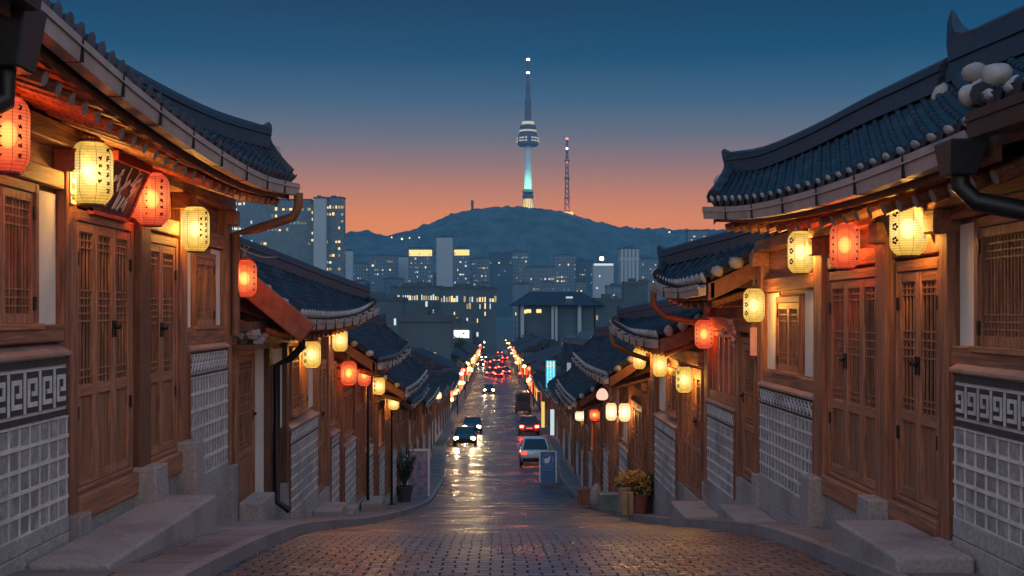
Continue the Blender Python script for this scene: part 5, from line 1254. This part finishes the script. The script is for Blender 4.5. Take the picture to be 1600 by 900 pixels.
def leaves(mb, c, rx, ry, rz, n, s0, s1, rnd):
    for k in range(n):
        v = Vector((rnd.gauss(0,1), rnd.gauss(0,1), rnd.gauss(0,1))); v = v.normalized()*rnd.random()**.4; p = Vector((c[0]+v.x*rx, c[1]+v.y*ry, c[2]+v.z*rz)); s = rnd.uniform(s0, s1)
        a = Vector((rnd.uniform(-1,1), rnd.uniform(-1,1), rnd.uniform(-.6,1))).normalized()*s; b = a.cross(Vector((rnd.uniform(-1,1), rnd.uniform(-1,1), rnd.uniform(-1,1)))).normalized()*s*.4
        mb.add([p-a, p-b, p+a, p+b], [(0,1,2,3)])
def pot(root, x, y, zb, r, h, mat, taper=.72):
    mb = MB(); mb.lathe((x,y,zb), [(r*taper,0),(r,h*.9),(r*1.1,h*.9),(r*1.1,h),(r*.92,h),(r*.9,h*.88)], 16); mb.build('pot', mat, root)
rnd = random.Random(21)
d = 42.5; c = at(632, 795, d); zb = g(d)+.12; sh = empty('potted_shrub', (c.x, d, zb), 'dark green spiky shrub in a dark pot on the left pavement', 'plant')
pot(sh, c.x, d, zb, .30, .58, M['pot_dark'])
mb = MB(); ms = MB()
for k in range(26):
    a = rnd.uniform(0, 2*math.pi); lean = rnd.uniform(.05, .5); h = rnd.uniform(.75, 1.5); b = Vector((c.x, d, zb+.5)); t = b+Vector((math.cos(a)*lean, math.sin(a)*lean*.7, h)); ms.tube([b, (b+t)/2+Vector((0,0,.08)), t], [.018,.012,.005], 4)
    for q in range(26):
        f = rnd.uniform(.3, 1.02); p = b.lerp(t, f); an = rnd.uniform(0, 2*math.pi); l = rnd.uniform(.10, .24); tip = p+Vector((math.cos(an)*l*.7, math.sin(an)*l*.7, l*.7)); w = Vector((-math.sin(an), math.cos(an), 0))*.022; m_ = p.lerp(tip, .45)
        mb.add([p, m_-w, tip, m_+w], [(0,1,2,3)])
mb.build('foliage', M['leaf'], sh); ms.build('stem', M['bark'], sh)
d = 26.8; c = at(992, 806, d); zb = g(d)+.12; fl = empty('flower_tub', (c.x, d, zb), 'tub of yellow and orange flowers in a terracotta pot on the right pavement', 'plant')
pot(fl, c.x+.10, d+.1, zb, .22, .46, M['terracotta'], .8)
mb = MB(); leaves(mb, (c.x, d, zb+.78), .38, .3, .24, 420, .03, .07, rnd); leaves(mb, (c.x+.1, d, zb+.58), .3, .26, .2, 160, .03, .07, rnd); mb.build('blossom', M['flower'], fl)
mb = MB(); leaves(mb, (c.x+.05, d, zb+.62), .40, .3, .24, 260, .04, .09, rnd); mb.build('foliage', M['leaf'], fl)
fl = empty('flower_tub', (c.x-.24, d-.15, zb), 'pale wooden tub of orange flowers leaning into the terracotta one', 'plant')
pot(fl, c.x-.22, d-.02, zb+.02, .16, .62, M['pot_pale'], .75); mb = MB(); leaves(mb, (c.x-.25, d-.02, zb+.80), .24, .2, .18, 220, .03, .06, rnd); mb.build('blossom', M['flower'], fl)
mb = MB(); leaves(mb, (c.x-.22, d-.02, zb+.66), .24, .2, .12, 120, .03, .06, rnd); mb.build('foliage', M['leaf'], fl)
d = 27.2; c2 = at(1010, 800, d); gp = empty('potted_shrub', (c2.x, d, g(d)+.12), 'small dark green bush in a black pot right of the flower tubs', 'plant'); pot(gp, c2.x, d, g(d)+.12, .2, .36, M['pot_dark']); mb = MB(); leaves(mb, (c2.x, d, g(d)+.75), .28, .25, .34, 360, .05, .1, rnd); mb.build('foliage', M['leaf'], gp)
for px, lab in ((977, 'short wooden stake by the kerb, left of its twin, before the flower tubs'), (986, 'short wooden stake by the kerb, right of its twin, before the flower tubs')):
    p = at(px, 812, 26.2); mb = MB(); mb.box(p.x-.05, p.x+.05, 26.15, 26.25, g(26.2)+.1, g(26.2)+.62); tag(mb.build('wooden_stake', M['pot_pale'], bevel=.01), lab, 'stake')
def crate(px, py, d, w, h, mat, name, label, cat):
    p = at(px, py, d); zb = g(d)+.118; root = empty(name, (p.x, d, zb), label, cat)
    mb = MB(); t = .03
    mb.box(p.x-w/2, p.x+w/2, d-.2, d-.2+t, zb, zb+h); mb.box(p.x-w/2, p.x+w/2, d+.2-t, d+.2, zb, zb+h); mb.box(p.x-w/2, p.x-w/2+t, d-.17, d+.17, zb, zb+h); mb.box(p.x+w/2-t, p.x+w/2, d-.17, d+.17, zb, zb+h); mb.box(p.x-w/2+t, p.x+w/2-t, d-.17, d+.17, zb, zb+.03)
    mb.build('side', mat, root, bevel=.006); mb = MB(); mb.box(p.x-w/2-.015, p.x+w/2+.015, d-.215, d+.215, zb+h, zb+h+.035); mb.build('rim', mat, root, bevel=.006)
crate(951, 795, 31, .5, .42, M['teal_box'], 'planter_box', 'grey green planter box on the pavement left of the flowers', 'box')
crate(916, 775, 39.5, .55, .5, M['wood_v'], 'wooden_crate', 'reddish brown wooden crate on the right pavement', 'crate')
mb = MB(); p = at(932, 780, 37); mb.blob((p.x, 37, g(37)+.4), .24, .22, .42, 4, n=12); tag(mb.build('boulder', M['granite'], smooth=True), 'upright grey boulder on the right pavement beside the wooden crate', 'stone')
# ------------------------------------------------------------------ cars
def car_master(paint, suv=False, lights='head'):
    root = bpy.data.objects.new('parked_car', None); COL.objects.link(root)
    Hh = 1.68 if suv else 1.45; hw = .90
    # body lofted along its length (front towards -y)
    sec = [(-2.15,.42,.66,.70),(-2.05,.30,.80,.80),(-1.2,.24,.92,.89),(-.9,.24,.98,.90),(1.5,.24,1.02,.90),(2.0,.28,1.0,.86),(2.15,.42,.92,.78)]
    vs = []; fs = []
    for (y, z0, z1, w) in sec: vs += [(-w*.92,y,z0),(w*.92,y,z0),(w,y,z0+(z1-z0)*.5),(w*.93,y,z1),(-w*.93,y,z1),(-w,y,z0+(z1-z0)*.5)]
    for i in range(len(sec)-1):
        for q in range(6): fs.append((6*i+q, 6*i+(q+1) % 6, 6*i+6+(q+1) % 6, 6*i+6+q))
    fs += [tuple(range(6))[::-1], tuple(6*(len(sec)-1)+q for q in range(6))]
    mb = MB(); mb.add(vs, fs); mb.build('body', paint, root, bevel=.06, seg=2, smooth=True)
    yb = 2.0 if suv else 1.55
    mb = MB(); mb.hexa([(-.80,-1.0,.95),(.80,-1.0,.95),(.80,yb,.99),(-.80,yb,.99)], [(-.62,-.25,Hh-.07),(.62,-.25,Hh-.07),(.62,yb-.45,Hh-.07),(-.62,yb-.45,Hh-.07)]); mb.build('window', material('car_glass', (.02,.025,.03), .12, .1, 3), root)
    mb = MB(); mb.hexa([(-.63,-.27,Hh-.07),(.63,-.27,Hh-.07),(.63,yb-.43,Hh-.07),(-.63,yb-.43,Hh-.07)], [(-.56,-.15,Hh),(.56,-.15,Hh),(.56,yb-.6,Hh),(-.56,yb-.6,Hh)])
    for sx_ in (-1, 1):
        mb.bar((sx_*.79,-.98,.97), (sx_*.615,-.24,Hh-.05), .07); mb.bar((sx_*.79,yb,.99), (sx_*.615,yb-.44,Hh-.05), .09); mb.bar((sx_*.80,.4,.97), (sx_*.62,.4,Hh-.05), .06)
    mb.build('roof', paint, root, bevel=.02)
    tyre = material('tyre', (.015,.015,.016), .85, .2, 8)
    for sx_ in (-1, 1):
        for y in (-1.35, 1.35):
            mb = MB(); mb.tube([(sx_*.72,y,.33),(sx_*.91,y,.33)], .33, 16); w_ = mb.build('wheel', tyre, root); mb = MB(); mb.tube([(sx_*.90,y,.33),(sx_*.925,y,.33)], .2, 12); mb.build('rim', M['gutter'], w_)
        mb = MB(); mb.box(sx_*.90, sx_*1.04, -.86, -.72, .98, 1.12); mb.build('mirror', paint, root, bevel=.02)
        mb = MB(); mb.blob((sx_*.62,-2.08,.66), (.19 if lights == 'head' else .16), .10, (.14 if lights == 'head' else .09), 1, rough=0); hl = mb.build('headlight', M['headlight' if lights == 'head' else 'lens'], root, smooth=True)
        mb = MB(); mb.box(sx_*.50, sx_*.84, 2.06, 2.16, .70, .92); mb.build('tail_light', M['taillight' if lights == 'tail' else 'lens_red'], root, bevel=.02)
        if lights == 'tail':
            ld = bpy.data.lights.new('tail_lamp', 'POINT'); ld.energy = 45; ld.color = (1,.07,.04); ld.shadow_soft_size = .1
            lo = bpy.data.objects.new('tail_lamp', ld); COL.objects.link(lo); lo.parent = root; lo.location = (sx_*.66, 2.4, .75)
        if lights == 'head':
            ld = bpy.data.lights.new('headlight_beam', 'SPOT'); ld.energy = 180; ld.color = (1,.66,.32); ld.spot_size = math.radians(70); ld.spot_blend = .6; ld.shadow_soft_size = .08
            lo = bpy.data.objects.new('headlight_beam', ld); COL.objects.link(lo); lo.parent = root; lo.location = (sx_*.62, -2.25, .66); lo.rotation_euler = (math.radians(80), 0, math.pi)
    mb = MB(); mb.box(-.26, .26, 2.15, 2.17, .60, .72); mb.build('number_plate', M['white_paint'], root); mb = MB(); mb.box(-.78, .78, 2.1, 2.2, .34, .52); mb.build('bumper', M['black_metal'], root, bevel=.03)
    mb = MB(); mb.box(-.42, .42, -2.17, -2.1, .50, .66); mb.build('grille', M['black_metal'], root)
    if suv:
        for sx_ in (-1, 1): mb = MB(); mb.tube([(sx_*.52,-.1,Hh+.05),(sx_*.52,yb-.7,Hh+.05)], .025, 6); mb.build('roof_rail', M['gutter'], root)
    return root
M['headlight'] = emitter('headlight_glow', (1,.74,.36), 60); M['taillight'] = emitter('tail_light_glow', (1,.06,.03), 22.0)
M['lens'] = material('clear_lens', (.5,.5,.5), .2, .1, 5); M['lens_red'] = material('red_lens', (.35,.03,.03), .25, .1, 5)
silver = material('silver_paint', (.62,.63,.64), .3, .06, 3, metal=.25); dark = material('dark_paint', (.03,.035,.045), .25, .1, 3); white_ = material('white_car_paint', (.6,.6,.6), .3, .05, 3)
CARG = 'cars on the street'
M['lens_glow'] = emitter('dim_tail_light', (1,.10,.05), 1.6)
mk = {'silver': car_master(silver, True, 'none'), 'head': car_master(dark, False, 'head'), 'tail': car_master(dark, True, 'tail')}
for ch in mk['silver'].children:
    if ch.name.startswith('tail_light'): ch.data.materials[0] = M['lens_glow']
used = set()
def car(kind, px, d, label, away, name='parked_car', x=None, group=CARG):
    o = mk[kind] if kind not in used else copy_tree(mk[kind]); used.add(kind); o.name = name
    x = (px-CX)*d/F if x is None else x; sl = math.atan((g(d+2)-g(d-2))/4)
    o.location = (x, d, g(d)+.01); o.rotation_euler = (sl, 0, 0) if not away else (sl, 0, 0)
    if away: o.rotation_euler = (-sl, 0, math.pi)
    return tag(o, label, 'car', group)
car('silver', 835, 70, 'silver estate car parked at the right kerb behind the blue board', True)
car('head', 727, 90, 'nearest oncoming dark car with bright headlights on the left', False, 'moving_car')
car('head', 738, 106, 'second oncoming car close behind the nearest one', False, 'moving_car')
car('head', 764, 178, 'far oncoming car in the middle of the street with its lights on', False, 'moving_car')
car('tail', 826, 104, 'dark car with red tail lights on the right, beyond the silver one', True, 'moving_car')
for i, (px, d, lab) in enumerate([(766,238,'leftmost of the nearest braking cars in the far red cluster'), (779,232,'middle one of the nearest braking cars in the far red cluster'), (791,244,'rightmost of the nearest braking cars in the far red cluster'), (770,262,'braking car in the second rank of the far red cluster, left'), (784,266,'braking car in the second rank of the far red cluster, right'), (762,300,'distant braking car left of the far red cluster'), (776,310,'distant braking car at the back of the red cluster'), (789,330,'distant braking car at the right back of the red cluster'), (781,380,'farthest braking car at the end of the street')]):
    car('tail', px, d, lab, True, 'moving_car')
for i, (px, d, lab) in enumerate([(751,285,'distant oncoming car left of the red cluster'), (756,340,'farther oncoming car near the end of the street'), (764,420,'farthest oncoming car at the end of the street')]):
    car('head', px, d, lab, False, 'moving_car')
vn = empty('delivery_van', (3.2,138,g(138)), 'tall dark van standing at the right side beyond the red lit car', 'van')
mb = MB(); mb.hexa([(2.3,135.5,g(138)+.3),(4.1,135.5,g(138)+.3),(4.1,140.5,g(138)+.3),(2.3,140.5,g(138)+.3)], [(2.4,135.6,g(138)+2.5),(4.0,135.6,g(138)+2.5),(4.0,139.5,g(138)+2.5),(2.4,139.5,g(138)+2.5)]); mb.build('body', dark, vn, bevel=.12, seg=2)
mb = MB(); mb.box(2.55, 3.85, 135.50, 135.56, g(138)+1.5, g(138)+2.2); mb.build('rear_window', M['black_metal'], vn)
for sx_ in (2.4, 4.0):
    for y in (136.4, 139.5): mb = MB(); mb.tube([(sx_-.12,y,g(138)+.35),(sx_+.12,y,g(138)+.35)], .35, 12); mb.build('wheel', M['iron'], vn)
# ------------------------------------------------------------------ street lamps
M['street_glow'] = emitter('street_lamp_glow', (1,.50,.16), 11)
def lamp_master():
    root = bpy.data.objects.new('street_lamp', None); COL.objects.link(root)
    mb = MB(); mb.tube([(0,0,0),(0,0,3.9)], [.08,.05], 8); mb.build('pole', M['black_metal'], root); mb = MB(); mb.tube([(0,0,3.85),(.3,0,4.05),(.6,0,4.0)], .035, 6); mb.build('arm', M['black_metal'], root)
    mb = MB(); mb.lathe((.6,0,3.70), [(.10,0),(.24,.08),(.26,.22),(.12,.34)], 12); mb.build('lamp_head', M['street_glow'], root)
    ld = bpy.data.lights.new('street_lamp_light', 'POINT'); ld.energy = 60; ld.color = (1,.6,.25); ld.shadow_soft_size = .15; lo = bpy.data.objects.new('street_lamp_light', ld); COL.objects.link(lo); lo.parent = root; lo.location = (.6,0,3.5)
    return root
lm = lamp_master(); first = True; ranks = ['nearest', 'second nearest', 'third', 'fourth', 'fifth', 'sixth', 'seventh', 'eighth', 'ninth', 'farthest']
for side in (-1, 1):
    for i, d in enumerate((128, 146, 166, 190, 218, 250, 290, 335, 385, 440)):
        o = lm if first else copy_tree(lm); first = False
        o.location = (side*4.75+random.uniform(-.5,.5), d+random.uniform(-4,4), g(d)); o.scale = (1,1,random.uniform(.8,1.25)); o.rotation_euler = (0, 0, 0 if side < 0 else math.pi)
        tag(o, '%s street lamp of the lit string on the %s of the far street' % (ranks[i], 'left' if side < 0 else 'right'), 'street lamp', 'street lamps along the far street')
M['small_amber'] = emitter('small_amber_light', (1,.50,.16), 7); M['small_red'] = emitter('small_red_light', (1,.12,.05), 5)
sl = {}; rnd = random.Random(31)
for k in range(54):
    key = ('small_amber', 'small_amber', 'small_red')[k % 3]
    if key not in sl: mb = MB(); mb.blob((0,0,0), .17, .17, .2, 2, n=8, rough=.05); sl[key] = mb.build('shop_light', M[key]); o = sl[key]
    else: o = sl[key].copy(); COL.objects.link(o)
    d = 125+rnd.random()**1.3*250; s = -1 if rnd.random() < .5 else 1; o.location = (s*rnd.uniform(3.9, 5.1), d, g(d)+rnd.uniform(1.6, 4.4)); o.scale = (rnd.uniform(.7, 1.5),)*3
    tag(o, 'tiny %s shop light glowing beside the far end of the street' % ('amber' if key == 'small_amber' else 'red'), 'lamp', 'tiny amber shop lights of the far street' if key == 'small_amber' else 'tiny red shop lights of the far street')
# overhead wires at the left
mb = MB(); a, b = at(345, 362, 15.9), at(432, 402, 17.4); m_ = (a+b)/2+Vector((0,0,-.12)); mb.tube([a, a.lerp(m_, .5)+Vector((0,0,-.03)), m_, m_.lerp(b, .5)+Vector((0,0,-.03)), b], .009, 5); tag(mb.build('overhead_wire', M['gutter']), 'thin sagging wire from the left house corner to the gable beam', 'wire')
# ------------------------------------------------------------------ evening haze
HAZE = True
if HAZE:
    hz = bpy.data.materials.new('evening_haze'); hz.use_nodes = True; nt = hz.node_tree; nt.nodes.clear()
    out = nt.nodes.new('ShaderNodeOutputMaterial'); pv = nt.nodes.new('ShaderNodeVolumePrincipled'); nt.links.new(pv.outputs[0], out.inputs['Volume'])
    pv.inputs['Color'].default_value = (*HAZE_COL, 1); pv.inputs['Density'].default_value = HAZE_DENS; pv.inputs['Anisotropy'].default_value = 0.0
    mb = MB(); mb.box(-2600, 2600, -90, 2800, -17, 410); o = mb.build('haze', hz); tag(o, kind='stuff'); o['label'] = 'thin blue evening haze over the valley'
